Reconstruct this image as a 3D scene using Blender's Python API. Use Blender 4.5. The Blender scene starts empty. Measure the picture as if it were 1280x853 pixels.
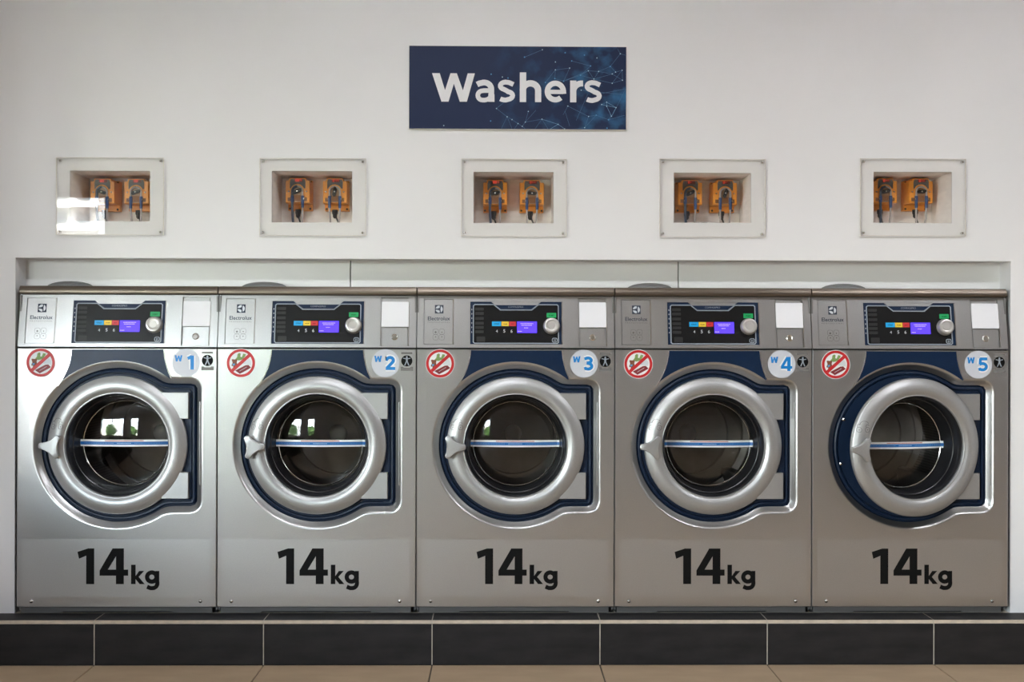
import bpy, bmesh, math, random
from mathutils import Matrix, Vector
random.seed(7)
PI = math.pi
scene = bpy.context.scene
COL = scene.collection

# ------------------------------------------------------------------ camera
cam_data = bpy.data.cameras.new('camera')
cam_data.sensor_width = 36.0
cam_data.lens = 36.0 * 1452.5 / 1280.0
cam_data.clip_end = 500
cam = bpy.data.objects.new('camera', cam_data)
COL.objects.link(cam)
cam.matrix_world = (Matrix.Translation((-0.0724, -4.15, 1.1578)) @ Matrix.Rotation(-0.0138, 4, 'Z')
                    @ Matrix.Rotation(PI / 2, 4, 'X') @ Matrix.Rotation(0.0027, 4, 'Z'))
scene.camera = cam

# ------------------------------------------------------------------ world, sun, exposure
world = bpy.data.worlds.new('sky')
scene.world = world
world.use_nodes = True
wn = world.node_tree
wn.nodes.clear()
sky = wn.nodes.new('ShaderNodeTexSky')
sky.sky_type = 'NISHITA'
sky.sun_disc = False
sky.sun_elevation = math.radians(52)
sky.sun_rotation = math.radians(20)
sky.air_density = 1.3
sky.dust_density = 1.5
sky.ozone_density = 0.6
hsv = wn.nodes.new('ShaderNodeHueSaturation')
hsv.inputs['Saturation'].default_value = 0.48
bgn = wn.nodes.new('ShaderNodeBackground')
bgn.inputs['Strength'].default_value = 0.75
wo = wn.nodes.new('ShaderNodeOutputWorld')
wn.links.new(sky.outputs[0], hsv.inputs['Color'])
wn.links.new(hsv.outputs[0], bgn.inputs['Color'])
wn.links.new(bgn.outputs[0], wo.inputs['Surface'])

sun_data = bpy.data.lights.new('sun', 'SUN')
sun_data.energy = 9.0
sun_data.angle = math.radians(1.0)
sun_data.color = (1.0, 0.96, 0.9)
sun = bpy.data.objects.new('sun', sun_data)
COL.objects.link(sun)
sun.rotation_euler = (math.radians(-42), 0, math.radians(20))

# the daylight opening of the storefront, sampled as a portal
WIN_Y, WIN_Z0, WIN_Z1 = -6.6, 0.85, 2.55
WINDOWS = [(-7.6, -3.72), (-3.02, -2.32)]
for _a, _b in WINDOWS:
    por = bpy.data.lights.new('storefront_daylight', 'AREA')
    por.shape = 'RECTANGLE'
    por.size = _b - _a
    por.size_y = WIN_Z1 - WIN_Z0
    por.cycles.is_portal = True
    po = bpy.data.objects.new('storefront_daylight', por)
    COL.objects.link(po)
    po.location = ((_a + _b) / 2, WIN_Y - 0.15, (WIN_Z0 + WIN_Z1) / 2)
    po.rotation_euler = (PI / 2, 0, 0)

vs = scene.view_settings
vs.view_transform = 'Standard'
vs.look = 'None'
vs.gamma = 1.0
vs.use_curve_mapping = False
vs.exposure = 3.5
scene.cycles.use_denoising = True
scene.cycles.max_bounces = 10
scene.cycles.diffuse_bounces = 5
scene.cycles.glossy_bounces = 5
scene.cycles.transparent_max_bounces = 24
scene.cycles.caustics_reflective = False
scene.cycles.caustics_refractive = False
scene.cycles.sample_clamp_indirect = 6.0

# ------------------------------------------------------------------ materials
MATS = {}


def pmat(name, col, rough=0.5, metal=0.0, var=0.0, vscale=8.0, vstretch=(1, 1, 1), bump=0.0, bscale=60.0,
         emit=None, estr=0.0, coat=0.0, spec=0.5, col2=None):
    m = bpy.data.materials.new(name)
    m.use_nodes = True
    nt = m.node_tree
    b = nt.nodes['Principled BSDF']
    b.inputs['Base Color'].default_value = (*col, 1)
    b.inputs['Roughness'].default_value = rough
    b.inputs['Metallic'].default_value = metal
    b.inputs['Specular IOR Level'].default_value = spec
    b.inputs['Coat Weight'].default_value = coat
    if emit:
        b.inputs['Emission Color'].default_value = (*emit, 1)
        b.inputs['Emission Strength'].default_value = estr
    if var > 0 or col2 or bump > 0:
        tc = nt.nodes.new('ShaderNodeTexCoord')
        mp = nt.nodes.new('ShaderNodeMapping')
        mp.inputs['Scale'].default_value = vstretch
        nt.links.new(tc.outputs['Object'], mp.inputs['Vector'])
    if var > 0 or col2:
        ns = nt.nodes.new('ShaderNodeTexNoise')
        ns.inputs['Scale'].default_value = vscale
        ns.inputs['Detail'].default_value = 4
        nt.links.new(mp.outputs[0], ns.inputs['Vector'])
        rp = nt.nodes.new('ShaderNodeValToRGB')
        a = tuple(max(0, c * (1 - var)) for c in col)
        c2 = col2 if col2 else tuple(min(1, c * (1 + var)) for c in col)
        rp.color_ramp.elements[0].position = 0.32
        rp.color_ramp.elements[1].position = 0.68
        rp.color_ramp.elements[0].color = (*a, 1)
        rp.color_ramp.elements[1].color = (*c2, 1)
        nt.links.new(ns.outputs['Fac'], rp.inputs['Fac'])
        nt.links.new(rp.outputs['Color'], b.inputs['Base Color'])
    if bump > 0:
        n2 = nt.nodes.new('ShaderNodeTexNoise')
        n2.inputs['Scale'].default_value = bscale
        n2.inputs['Detail'].default_value = 3
        nt.links.new(mp.outputs[0], n2.inputs['Vector'])
        bp = nt.nodes.new('ShaderNodeBump')
        bp.inputs['Strength'].default_value = bump
        bp.inputs['Distance'].default_value = 0.002
        nt.links.new(n2.outputs['Fac'], bp.inputs['Height'])
        nt.links.new(bp.outputs['Normal'], b.inputs['Normal'])
    MATS[name] = m
    return m


def glassmat(name, tint, ior=1.45, rough=0.0, gloss=(1, 1, 1)):
    m = bpy.data.materials.new(name)
    m.use_nodes = True
    nt = m.node_tree
    nt.nodes.clear()
    out = nt.nodes.new('ShaderNodeOutputMaterial')
    tr = nt.nodes.new('ShaderNodeBsdfTransparent')
    tr.inputs['Color'].default_value = (*tint, 1)
    gl = nt.nodes.new('ShaderNodeBsdfGlossy')
    gl.inputs['Roughness'].default_value = rough
    gl.inputs['Color'].default_value = (*gloss, 1)
    fr = nt.nodes.new('ShaderNodeFresnel')
    fr.inputs['IOR'].default_value = ior
    mx = nt.nodes.new('ShaderNodeMixShader')
    ge = nt.nodes.new('ShaderNodeNewGeometry')
    mr = nt.nodes.new('ShaderNodeMapRange')
    mr.inputs['To Min'].default_value = ior
    mr.inputs['To Max'].default_value = 1.0 / ior
    nt.links.new(ge.outputs['Backfacing'], mr.inputs['Value'])
    nt.links.new(mr.outputs[0], fr.inputs['IOR'])
    nt.links.new(fr.outputs[0], mx.inputs[0])
    nt.links.new(tr.outputs[0], mx.inputs[1])
    nt.links.new(gl.outputs[0], mx.inputs[2])
    nt.links.new(mx.outputs[0], out.inputs['Surface'])
    MATS[name] = m
    return m


pmat('white_paint', (0.795, 0.79, 0.80), 0.55, var=0.012, vscale=2.5, bump=0.05, bscale=180)
pmat('panel_white', (0.90, 0.895, 0.89), 0.4, var=0.01, vscale=3)
pmat('ceiling_paint', (0.82, 0.815, 0.81), 0.8, var=0.01)
pmat('niche_board', (0.94, 0.91, 0.885), 0.6, var=0.05, vscale=14, vstretch=(1, 1, 4))
pmat('floor_tile', (0.44, 0.325, 0.215), 0.6, spec=0.25, var=0.07, vscale=5, vstretch=(1, 2.5, 1), bump=0.04, bscale=40)
pmat('floor_grout', (0.10, 0.085, 0.07), 0.9, var=0.1)
pmat('slate_tile', (0.017, 0.0155, 0.016), 0.6, spec=0.3, var=0.35, vscale=7, vstretch=(1, 1, 3.5), bump=0.15, bscale=35)
pmat('grout', (0.50, 0.45, 0.38), 0.9, var=0.12, vscale=30)
pmat('tile_edge', (0.56, 0.48, 0.38), 0.8, var=0.15, vscale=25)
pmat('silver', (0.51, 0.51, 0.512), 0.30, 0.94, var=0.03, vscale=240, bump=0.03, bscale=500)
pmat('silver_ring', (0.43, 0.432, 0.435), 0.42, 0.75, var=0.02, vscale=200)
pmat('steel_lid', (0.19, 0.158, 0.128), 0.38, 1.0, var=0.16, vscale=10, vstretch=(0.4, 6, 14))
pmat('chrome', (0.75, 0.74, 0.72), 0.15, 1.0)
pmat('screw_steel', (0.55, 0.53, 0.50), 0.25, 1.0)
pmat('navy', (0.005, 0.018, 0.052), 0.32, spec=0.28, var=0.06, vscale=40)
pmat('navy_groove', (0.005, 0.015, 0.040), 0.42, spec=0.3)
pmat('display_black', (0.010, 0.010, 0.011), 0.25, spec=0.3)
pmat('key_black', (0.004, 0.004, 0.004), 0.5)
pmat('outline_grey', (0.32, 0.36, 0.42), 0.4)
pmat('rubber', (0.016, 0.016, 0.018), 0.5)
pmat('bezel_black', (0.012, 0.012, 0.014), 0.3)
pmat('dark_gap', (0.008, 0.008, 0.008), 0.8)
pmat('kick_grey', (0.16, 0.155, 0.15), 0.5, 0.4)
pmat('cabinet', (0.22, 0.215, 0.21), 0.5, 0.4)
pmat('drum_steel', (0.30, 0.28, 0.26), 0.4, 0.8, var=0.05, vscale=30)
pmat('hub_steel', (0.88, 0.84, 0.80), 0.5, 0.1)
pmat('cap_grey', (0.20, 0.20, 0.205), 0.45, 0.2)
pmat('ink_black', (0.004, 0.004, 0.004), 0.6, spec=0.15)
pmat('ink_navy', (0.012, 0.022, 0.05), 0.5)
pmat('ink_grey', (0.17, 0.165, 0.16), 0.6)
pmat('film', (0.515, 0.515, 0.517), 0.35, 0.90, var=0.03, vscale=240)
pmat('sticker_white', (0.80, 0.82, 0.83), 0.4)
pmat('sticker_lilac', (0.58, 0.60, 0.66), 0.4)
pmat('sticker_red', (0.52, 0.015, 0.02), 0.4)
pmat('sticker_blue', (0.005, 0.22, 0.62), 0.4)
pmat('bear_brown', (0.20, 0.065, 0.03), 0.6)
pmat('bear_blue', (0.10, 0.33, 0.60), 0.6)
pmat('leaf_print', (0.20, 0.32, 0.10), 0.6, var=0.3, vscale=300)
pmat('bar_print', (0.20, 0.018, 0.025), 0.5)
pmat('pale_print', (0.62, 0.66, 0.70), 0.5)
pmat('paper', (0.82, 0.82, 0.86), 0.6)
pmat('key_cyan', (0.0, 0.38, 0.80), 0.4)
pmat('key_yellow', (0.85, 0.58, 0.04), 0.4)
pmat('key_red', (0.60, 0.02, 0.03), 0.4)
pmat('key_green', (0.0, 0.36, 0.10), 0.4)
pmat('screen', (0.03, 0.02, 0.2), 0.2, emit=(0.085, 0.040, 1.0), estr=0.14)
pmat('screen_text', (0.3, 0.25, 0.7), 0.3, emit=(0.30, 0.24, 1.0), estr=0.14)
pmat('knob_face', (0.50, 0.48, 0.46), 0.35, 0.5)
pmat('mark_white', (0.60, 0.62, 0.65), 0.5)
pmat('band_blue', (0.005, 0.13, 0.42), 0.4)
pmat('band_dot', (0.30, 0.48, 0.75), 0.4)
pmat('band_red', (0.50, 0.10, 0.08), 0.5)
pmat('sign_white', (0.80, 0.79, 0.81), 0.5)
pmat('sign_line', (0.055, 0.16, 0.30), 0.5)
pmat('sign_line_bright', (0.16, 0.34, 0.52), 0.5)
pmat('sign_dot', (0.45, 0.62, 0.75), 0.5)
pmat('sign_dot_blue', (0.06, 0.24, 0.48), 0.5)
pmat('sign_edge', (0.75, 0.72, 0.66), 0.5)
pmat('pump_orange', (0.80, 0.31, 0.035), 0.35, var=0.05, vscale=20)
pmat('pump_grey', (0.10, 0.105, 0.105), 0.5)
pmat('pump_dark', (0.22, 0.085, 0.02), 0.5)
pmat('pump_window', (0.30, 0.17, 0.09), 0.3)
pmat('pump_red_case', (0.10, 0.01, 0.01), 0.4)
pmat('digit_red', (0.5, 0.03, 0.02), 0.4, emit=(1.0, 0.09, 0.04), estr=0.10)
pmat('tube_blue', (0.05, 0.075, 0.12), 0.3)
pmat('tube_ferrule', (0.02, 0.055, 0.17), 0.4)
pmat('tube_clear', (0.40, 0.36, 0.35), 0.25)
pmat('cable_black', (0.010, 0.010, 0.012), 0.45)
pmat('added_counter_black', (0.016, 0.014, 0.013), 0.8, spec=0.15)  # black of the added counter
pmat('fill_lamp_glow', (0.8, 0.8, 0.8), 0.5, emit=(0.93, 0.95, 1.0), estr=5.2)  # glow of the added ceiling fill
pmat('frame_alu', (0.25, 0.25, 0.25), 0.4, 0.6)
pmat('bld_white', (0.70, 0.69, 0.67), 0.8, var=0.03)
pmat('bld_window', (0.10, 0.12, 0.14), 0.2)
pmat('paving', (0.09, 0.09, 0.09), 0.8, var=0.12)
pmat('leaves', (0.08, 0.16, 0.035), 0.6, var=0.5, vscale=2)
pmat('bark', (0.12, 0.08, 0.05), 0.8, var=0.2)
glassmat('acrylic', (0.998, 0.994, 0.986), 1.36)
pmat('acrylic_edge', (0.70, 0.66, 0.60), 0.3)
glassmat('door_glass', (0.72, 0.71, 0.69), 1.62)
glassmat('shop_glass', (0.96, 0.97, 0.97), 1.4)

# drum perforations: fine relief too small to model hole by hole
_m = bpy.data.materials.new('drum_perforated')
_m.use_nodes = True
_nt = _m.node_tree
_b = _nt.nodes['Principled BSDF']
_b.inputs['Metallic'].default_value = 0.9
_b.inputs['Roughness'].default_value = 0.35
_uv = _nt.nodes.new('ShaderNodeUVMap')
_v = _nt.nodes.new('ShaderNodeTexVoronoi')
_v.voronoi_dimensions = '2D'
_v.inputs['Scale'].default_value = 1.0
_v.inputs['Randomness'].default_value = 0.0
_nt.links.new(_uv.outputs[0], _v.inputs['Vector'])
_r = _nt.nodes.new('ShaderNodeValToRGB')
_r.color_ramp.elements[0].position = 0.20
_r.color_ramp.elements[1].position = 0.27
_r.color_ramp.elements[0].color = (0.02, 0.02, 0.02, 1)
_r.color_ramp.elements[1].color = (0.30, 0.28, 0.26, 1)
_nt.links.new(_v.outputs['Distance'], _r.inputs['Fac'])
_nt.links.new(_r.outputs[0], _b.inputs['Base Color'])
MATS['drum_perforated'] = _m

# sign board: navy print with blue clouds that thicken to the right (printed artwork)
_m = bpy.data.materials.new('sign_print')
_m.use_nodes = True
_nt = _m.node_tree
_b = _nt.nodes['Principled BSDF']
_b.inputs['Roughness'].default_value = 0.5
_b.inputs['Specular IOR Level'].default_value = 0.2
_tc = _nt.nodes.new('ShaderNodeTexCoord')
_sx = _nt.nodes.new('ShaderNodeSeparateXYZ')
_nt.links.new(_tc.outputs['Object'], _sx.inputs[0])
_mr = _nt.nodes.new('ShaderNodeMapRange')
_mr.inputs['From Min'].default_value = -0.12
_mr.inputs['From Max'].default_value = 0.32
_nt.links.new(_sx.outputs['X'], _mr.inputs['Value'])
_ns = _nt.nodes.new('ShaderNodeTexNoise')
_ns.inputs['Scale'].default_value = 14
_ns.inputs['Detail'].default_value = 3
_nt.links.new(_tc.outputs['Object'], _ns.inputs['Vector'])
_nr = _nt.nodes.new('ShaderNodeMapRange')
_nr.inputs['From Min'].default_value = 0.48
_nr.inputs['From Max'].default_value = 0.78
_nt.links.new(_ns.outputs['Fac'], _nr.inputs['Value'])
_mu = _nt.nodes.new('ShaderNodeMath')
_mu.operation = 'MULTIPLY'
_nt.links.new(_mr.outputs[0], _mu.inputs[0])
_nt.links.new(_nr.outputs[0], _mu.inputs[1])
_mx = _nt.nodes.new('ShaderNodeMix')
_mx.data_type = 'RGBA'
_mx.inputs[6].default_value = (0.015, 0.025, 0.072, 1)
_mx.inputs[7].default_value = (0.035, 0.16, 0.33, 1)
_nt.links.new(_mu.outputs[0], _mx.inputs[0])
_nt.links.new(_mx.outputs[2], _b.inputs['Base Color'])
MATS['sign_print'] = _m


# ------------------------------------------------------------------ mesh builder
class MB:
    def __init__(s):
        s.v = []
        s.f = []
        s.k = 0

    def add(s, vs, fs):
        o = len(s.v)
        s.v += [tuple(p) for p in vs]
        s.f += [tuple(i + o for i in f) for f in fs]
        return s

    def box(s, x0, x1, y0, y1, z0, z1):
        return s.add([(x0, y0, z0), (x1, y0, z0), (x1, y1, z0), (x0, y1, z0),
                      (x0, y0, z1), (x1, y0, z1), (x1, y1, z1), (x0, y1, z1)],
                     [(0, 3, 2, 1), (4, 5, 6, 7), (0, 1, 5, 4), (1, 2, 6, 5), (2, 3, 7, 6), (3, 0, 4, 7)])

    def bbox(s, x0, x1, y0, y1, z0, z1, b=0.002):
        """box whose front (low y) edges are chamfered"""
        return s.add([(x0 + b, y0, z0 + b), (x1 - b, y0, z0 + b), (x1 - b, y0, z1 - b), (x0 + b, y0, z1 - b),
                      (x0, y0 + b, z0), (x1, y0 + b, z0), (x1, y0 + b, z1), (x0, y0 + b, z1),
                      (x0, y1, z0), (x1, y1, z0), (x1, y1, z1), (x0, y1, z1)],
                     [(0, 1, 2, 3)] + [(i, 4 + i, 4 + (i + 1) % 4, (i + 1) % 4) for i in range(4)]
                     + [(4 + i, 8 + i, 8 + (i + 1) % 4, 4 + (i + 1) % 4) for i in range(4)] + [(8, 11, 10, 9)])

    def prism(s, pts, y0, y1):
        s.k += 1
        y0 -= (s.k % 6) * 4e-5
        n = len(pts)
        return s.add([(x, y0, z) for x, z in pts] + [(x, y1, z) for x, z in pts],
                     [tuple(range(n)), tuple(range(2 * n - 1, n - 1, -1))]
                     + [(i, i + n, (i + 1) % n + n, (i + 1) % n) for i in range(n)])

    def stroke(s, pts, w, y0, y1, closed=False):
        """thick flat line with mitred joints; pts in (x, z)"""
        s.k += 1
        y0 -= (s.k % 6) * 4e-5
        n = len(pts)
        L, R = [], []
        for i in range(n):
            if closed:
                a, b, c = pts[i - 1], pts[i], pts[(i + 1) % n]
            else:
                a, b, c = pts[max(i - 1, 0)], pts[i], pts[min(i + 1, n - 1)]

            def nrm(p, q):
                dx, dz = q[0] - p[0], q[1] - p[1]
                l = math.hypot(dx, dz)
                return (-dz / l, dx / l) if l > 1e-12 else None
            n1, n2 = nrm(a, b), nrm(b, c)
            n1 = n1 or n2
            n2 = n2 or n1
            mx_, mz_ = n1[0] + n2[0], n1[1] + n2[1]
            k = max(0.35, (mx_ * n1[0] + mz_ * n1[1]))
            mx_, mz_ = mx_ / k * w / 2, mz_ / k * w / 2
            L.append((b[0] + mx_, b[1] + mz_))
            R.append((b[0] - mx_, b[1] - mz_))
        m = n if closed else n - 1
        vs = [(x, y0, z) for x, z in L] + [(x, y0, z) for x, z in R] + [(x, y1, z) for x, z in L] + [(x, y1, z) for x, z in R]
        fs = []
        for i in range(m):
            j = (i + 1) % n
            fs += [(i, n + i, n + j, j), (i, j, 2 * n + j, 2 * n + i), (n + i, 3 * n + i, 3 * n + j, n + j)]
        if not closed:
            fs += [(0, 2 * n, 3 * n, n), (n - 1, 2 * n - 1, 4 * n - 1, 3 * n - 1)]
        return s.add(vs, fs)

    def loft(s, rings, closed=True):
        """rings: list of equally long point lists"""
        n = len(rings[0])
        o = [p for r in rings for p in r]
        fs = []
        m = n if closed else n - 1
        for k in range(len(rings) - 1):
            for i in range(m):
                j = (i + 1) % n
                fs.append((k * n + i, k * n + j, (k + 1) * n + j, (k + 1) * n + i))
        return s.add(o, fs)

    def lathe(s, prof, cx=0.0, cz=0.0, n=48, cap0=False, cap1=False):
        """prof: (radius, y); axis along y"""
        rings = [[(cx + r * math.cos(2 * PI * i / n), y, cz + r * math.sin(2 * PI * i / n)) for i in range(n)] for r, y in prof]
        o = len(s.v)
        s.loft(rings)
        if cap0:
            s.f.append(tuple(o + i for i in range(n)))
        if cap1:
            k = o + (len(prof) - 1) * n
            s.f.append(tuple(k + i for i in reversed(range(n))))
        return s

    def lathe_z(s, prof, cx, cy, n=40, sy=1.0, cap=True):
        rings = [[(cx + r * math.cos(2 * PI * i / n), cy + sy * r * math.sin(2 * PI * i / n), z) for i in range(n)] for r, z in prof]
        o = len(s.v)
        s.loft(rings)
        if cap:
            k = o + (len(prof) - 1) * n
            s.f.append(tuple(k + i for i in range(n)))
        return s

    def tube(s, path, r, n=8):
        P = [Vector(p) for p in path]
        rings = []
        up = Vector((0.31, 0.83, 0.17)).normalized()
        for i, p in enumerate(P):
            d = (P[min(i + 1, len(P) - 1)] - P[max(i - 1, 0)]).normalized()
            a = d.cross(up)
            if a.length < 1e-4:
                a = d.cross(Vector((1, 0, 0)))
            a.normalize()
            b = d.cross(a)
            rr = r[i] if isinstance(r, (list, tuple)) else r
            rings.append([tuple(p + a * rr * math.cos(2 * PI * k / n) + b * rr * math.sin(2 * PI * k / n)) for k in range(n)])
        o = len(s.v)
        s.loft(rings)
        s.f.append(tuple(o + i for i in range(n)))
        k = o + (len(P) - 1) * n
        s.f.append(tuple(k + i for i in range(n)))
        return s

    def plate(s, x0, x1, z0, z1, holes, y0, y1):
        """flat slab with rectangular holes (hx0,hx1,hz0,hz1), y0 front, y1 back"""
        xs = sorted({x0, x1, *[h[0] for h in holes], *[h[1] for h in holes]})
        zs = sorted({z0, z1, *[h[2] for h in holes], *[h[3] for h in holes]})
        xs = [x for x in xs if x0 <= x <= x1]
        zs = [z for z in zs if z0 <= z <= z1]

        def solid(i, k):
            if i < 0 or k < 0 or i >= len(xs) - 1 or k >= len(zs) - 1:
                return False
            x, z = (xs[i] + xs[i + 1]) / 2, (zs[k] + zs[k + 1]) / 2
            return not any(h[0] < x < h[1] and h[2] < z < h[3] for h in holes)
        for i in range(len(xs) - 1):
            for k in range(len(zs) - 1):
                if not solid(i, k):
                    continue
                a, b, c, d = xs[i], xs[i + 1], zs[k], zs[k + 1]
                s.add([(a, y0, c), (b, y0, c), (b, y0, d), (a, y0, d)], [(0, 1, 2, 3)])
                s.add([(a, y1, c), (b, y1, c), (b, y1, d), (a, y1, d)], [(3, 2, 1, 0)])
                if not solid(i - 1, k):
                    s.add([(a, y0, c), (a, y0, d), (a, y1, d), (a, y1, c)], [(0, 1, 2, 3)])
                if not solid(i + 1, k):
                    s.add([(b, y0, c), (b, y1, c), (b, y1, d), (b, y0, d)], [(0, 1, 2, 3)])
                if not solid(i, k - 1):
                    s.add([(a, y0, c), (a, y1, c), (b, y1, c), (b, y0, c)], [(0, 1, 2, 3)])
                if not solid(i, k + 1):
                    s.add([(a, y0, d), (b, y0, d), (b, y1, d), (a, y1, d)], [(0, 1, 2, 3)])
        return s

    def mesh(s, name, mat, smooth=False, recalc=True, weld=True):
        bm = bmesh.new()
        vv = [bm.verts.new(p) for p in s.v]
        for f in s.f:
            try:
                bm.faces.new([vv[i] for i in f])
            except ValueError:
                pass
        if weld:
            bmesh.ops.remove_doubles(bm, verts=bm.verts, dist=1e-6)
        if recalc:
            bmesh.ops.recalc_face_normals(bm, faces=bm.faces)
        me = bpy.data.meshes.new(name)
        bm.to_mesh(me)
        bm.free()
        if mat:
            for m in (mat if isinstance(mat, (list, tuple)) else [mat]):
                me.materials.append(MATS[m])
        if smooth:
            me.shade_smooth()
            me.set_sharp_from_angle(angle=math.radians(smooth if smooth is not True else 40))
        return me

    def build(s, name, mat, parent=None, smooth=False, loc=None, recalc=True, weld=True):
        o = bpy.data.objects.new(name, s.mesh(name, mat, smooth, recalc, weld))
        COL.objects.link(o)
        if parent:
            o.parent = parent
        if loc:
            o.location = loc
        return o


def empty(name, loc, rz=0.0):
    o = bpy.data.objects.new(name, None)
    o.empty_display_size = 0.1
    COL.objects.link(o)
    o.location = loc
    o.rotation_euler = (0, 0, rz)
    return o


def tag(o, label=None, cat=None, group=None, kind=None):
    if label:
        o['label'] = label
    if cat:
        o['category'] = cat
    if group:
        o['group'] = group
    if kind:
        o['kind'] = kind
    return o


def copy_tree(o, parent=None):
    c = o.copy()
    COL.objects.link(c)
    c.parent = parent
    for ch in list(o.children):
        copy_tree(ch, c)
    return c


def arc(cx, cz, rx, a0, a1, n=14, rz=None):
    rz = rx if rz is None else rz
    return [(cx + rx * math.cos(math.radians(a0 + (a1 - a0) * i / n)), cz + rz * math.sin(math.radians(a0 + (a1 - a0) * i / n)))
            for i in range(n + 1)]


def rrect(x0, x1, z0, z1, r, n=5):
    return (arc(x1 - r, z1 - r, r, 0, 90, n) + arc(x0 + r, z1 - r, r, 90, 180, n)
            + arc(x0 + r, z0 + r, r, 180, 270, n) + arc(x1 - r, z0 + r, r, 270, 360, n))


def circ(cx, cz, r, n=32):
    return [(cx + r * math.cos(2 * PI * i / n), cz + r * math.sin(2 * PI * i / n)) for i in range(n)]


def text_mesh(body, mat, x0, x1, zbase, y, bold=0.0, spacing=1.0, height=None):
    """lettering fitted between x0 and x1, standing in the xz plane facing -y; returns an MB"""
    cu = bpy.data.curves.new('lettering', 'FONT')
    cu.body = body
    cu.size = 1.0
    cu.resolution_u = 3
    cu.offset = bold
    cu.space_character = spacing
    ob = bpy.data.objects.new('lettering', cu)
    COL.objects.link(ob)
    dg = bpy.context.evaluated_depsgraph_get()
    me = bpy.data.meshes.new_from_object(ob.evaluated_get(dg))
    xs = [v.co.x for v in me.vertices]
    zs = [v.co.y for v in me.vertices]
    a, b = min(xs), max(xs)
    k = (x1 - x0) / (b - a)
    kz = k if height is None else height / max(zs)
    mb = MB()
    mb.add([(x0 + (v.co.x - a) * k, y, zbase + v.co.y * kz) for v in me.vertices], [tuple(p.vertices) for p in me.polygons])
    bpy.data.objects.remove(ob)
    bpy.data.curves.remove(cu)
    bpy.data.meshes.remove(me)
    return mb


# ------------------------------------------------------------------ the room
WALL_Y = 0.11
RX0, RX1, CEIL, RY0, RY1 = -7.8, 4.6, 2.95, -6.7, 1.05

# floor: sub-base plus tiles
fl = MB().box(RX0, RX1, RY0, RY1, -0.12, -0.004).build('floor', 'floor_grout')
tag(fl, 'beige stone-look floor tiles in front of the dark plinth', kind='structure')
TX0 = -1.4976
tm = MB().bbox(-0.2985, 0.2985, -0.2985, 0.2985, -0.006, 0.0, 0.0)
tile_me = MB()
b_ = 0.0015
tile_me.add([(-0.2985, -0.2985, -0.006), (0.2985, -0.2985, -0.006), (0.2985, 0.2985, -0.006), (-0.2985, 0.2985, -0.006),
             (-0.2985 + b_, -0.2985 + b_, 0), (0.2985 - b_, -0.2985 + b_, 0), (0.2985 - b_, 0.2985 - b_, 0), (-0.2985 + b_, 0.2985 - b_, 0)],
            [(0, 3, 2, 1), (4, 5, 6, 7), (0, 1, 5, 4), (1, 2, 6, 5), (2, 3, 7, 6), (3, 0, 4, 7)])
tile_mesh = tile_me.mesh('floor_tile', 'floor_tile')
for i in range(-6, 11):
    for j in range(11):
        x = TX0 + 0.3 + 0.6 * i
        y = -0.3 - 0.6 * j
        if x - 0.3 < RX0 or x + 0.3 > RX1:
            continue
        o = bpy.data.objects.new('floor_tile', tile_mesh)
        COL.objects.link(o)
        o.parent = fl
        o.location = (x, y, 0)

ce = MB().box(RX0 - 0.2, RX1 + 0.2, RY0 - 0.2, RY1 + 0.2, CEIL, CEIL + 0.15).build('ceiling', 'ceiling_paint')
tag(ce, 'plain white painted ceiling', kind='structure')

NICHES = [(-1.6278, -1.3368, 1.5907, 1.7751), (-0.8934, -0.5998, 1.5896, 1.778), (-0.156, 0.1375, 1.5897, 1.7779),
          (0.5796, 0.8642, 1.5945, 1.7779), (1.3163, 1.6062, 1.5966, 1.7849)]
OPEN = (-1.8245, 1.8255, 0.1602, 1.457)
wb = MB().plate(RX0, RX1, 0.0, CEIL, NICHES + [(OPEN[0], OPEN[1], -1, OPEN[3])], WALL_Y, WALL_Y + 0.095)
wb = wb.build('wall_back', 'white_paint')
tag(wb, 'white painted wall above and around the washers', kind='structure')
NB = 0.31
for h in NICHES:
    m = MB()
    a, b, c, d = h[0] + 0.0008, h[1] - 0.0008, h[2] + 0.0008, h[3] - 0.0008
    y0 = WALL_Y + 0.004
    m.add([(a, y0, c), (b, y0, c), (b, y0, d), (a, y0, d), (a, NB, c), (b, NB, c), (b, NB, d), (a, NB, d)],
          [(0, 4, 5, 1), (1, 5, 6, 2), (2, 6, 7, 3), (3, 7, 4, 0), (4, 7, 6, 5)])
    e = 0.008
    m.add([(a - e, y0 + 0.1, c - e), (b + e, y0 + 0.1, c - e), (b + e, y0 + 0.1, d + e), (a - e, y0 + 0.1, d + e),
           (a - e, NB + e, c - e), (b + e, NB + e, c - e), (b + e, NB + e, d + e), (a - e, NB + e, d + e)],
          [(0, 4, 5, 1), (1, 5, 6, 2), (2, 6, 7, 3), (3, 7, 4, 0), (4, 7, 6, 5)])
    m.build('niche_lining', 'niche_board', wb, recalc=False)
PY = WALL_Y + 0.095
for a, b in ((OPEN[0] - 0.02, -0.6196), (-0.6156, 0.610), (0.614, OPEN[1] + 0.02)):
    MB().bbox(a, b, PY, PY + 0.012, 1.352, OPEN[3] + 0.03, 0.001).build('access_panel', 'panel_white', wb)
MB().box(OPEN[0] - 0.05, OPEN[1] + 0.05, PY + 0.0125, PY + 0.03, 1.352, OPEN[3] + 0.05).build('backing_board', 'dark_gap', wb)

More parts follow.
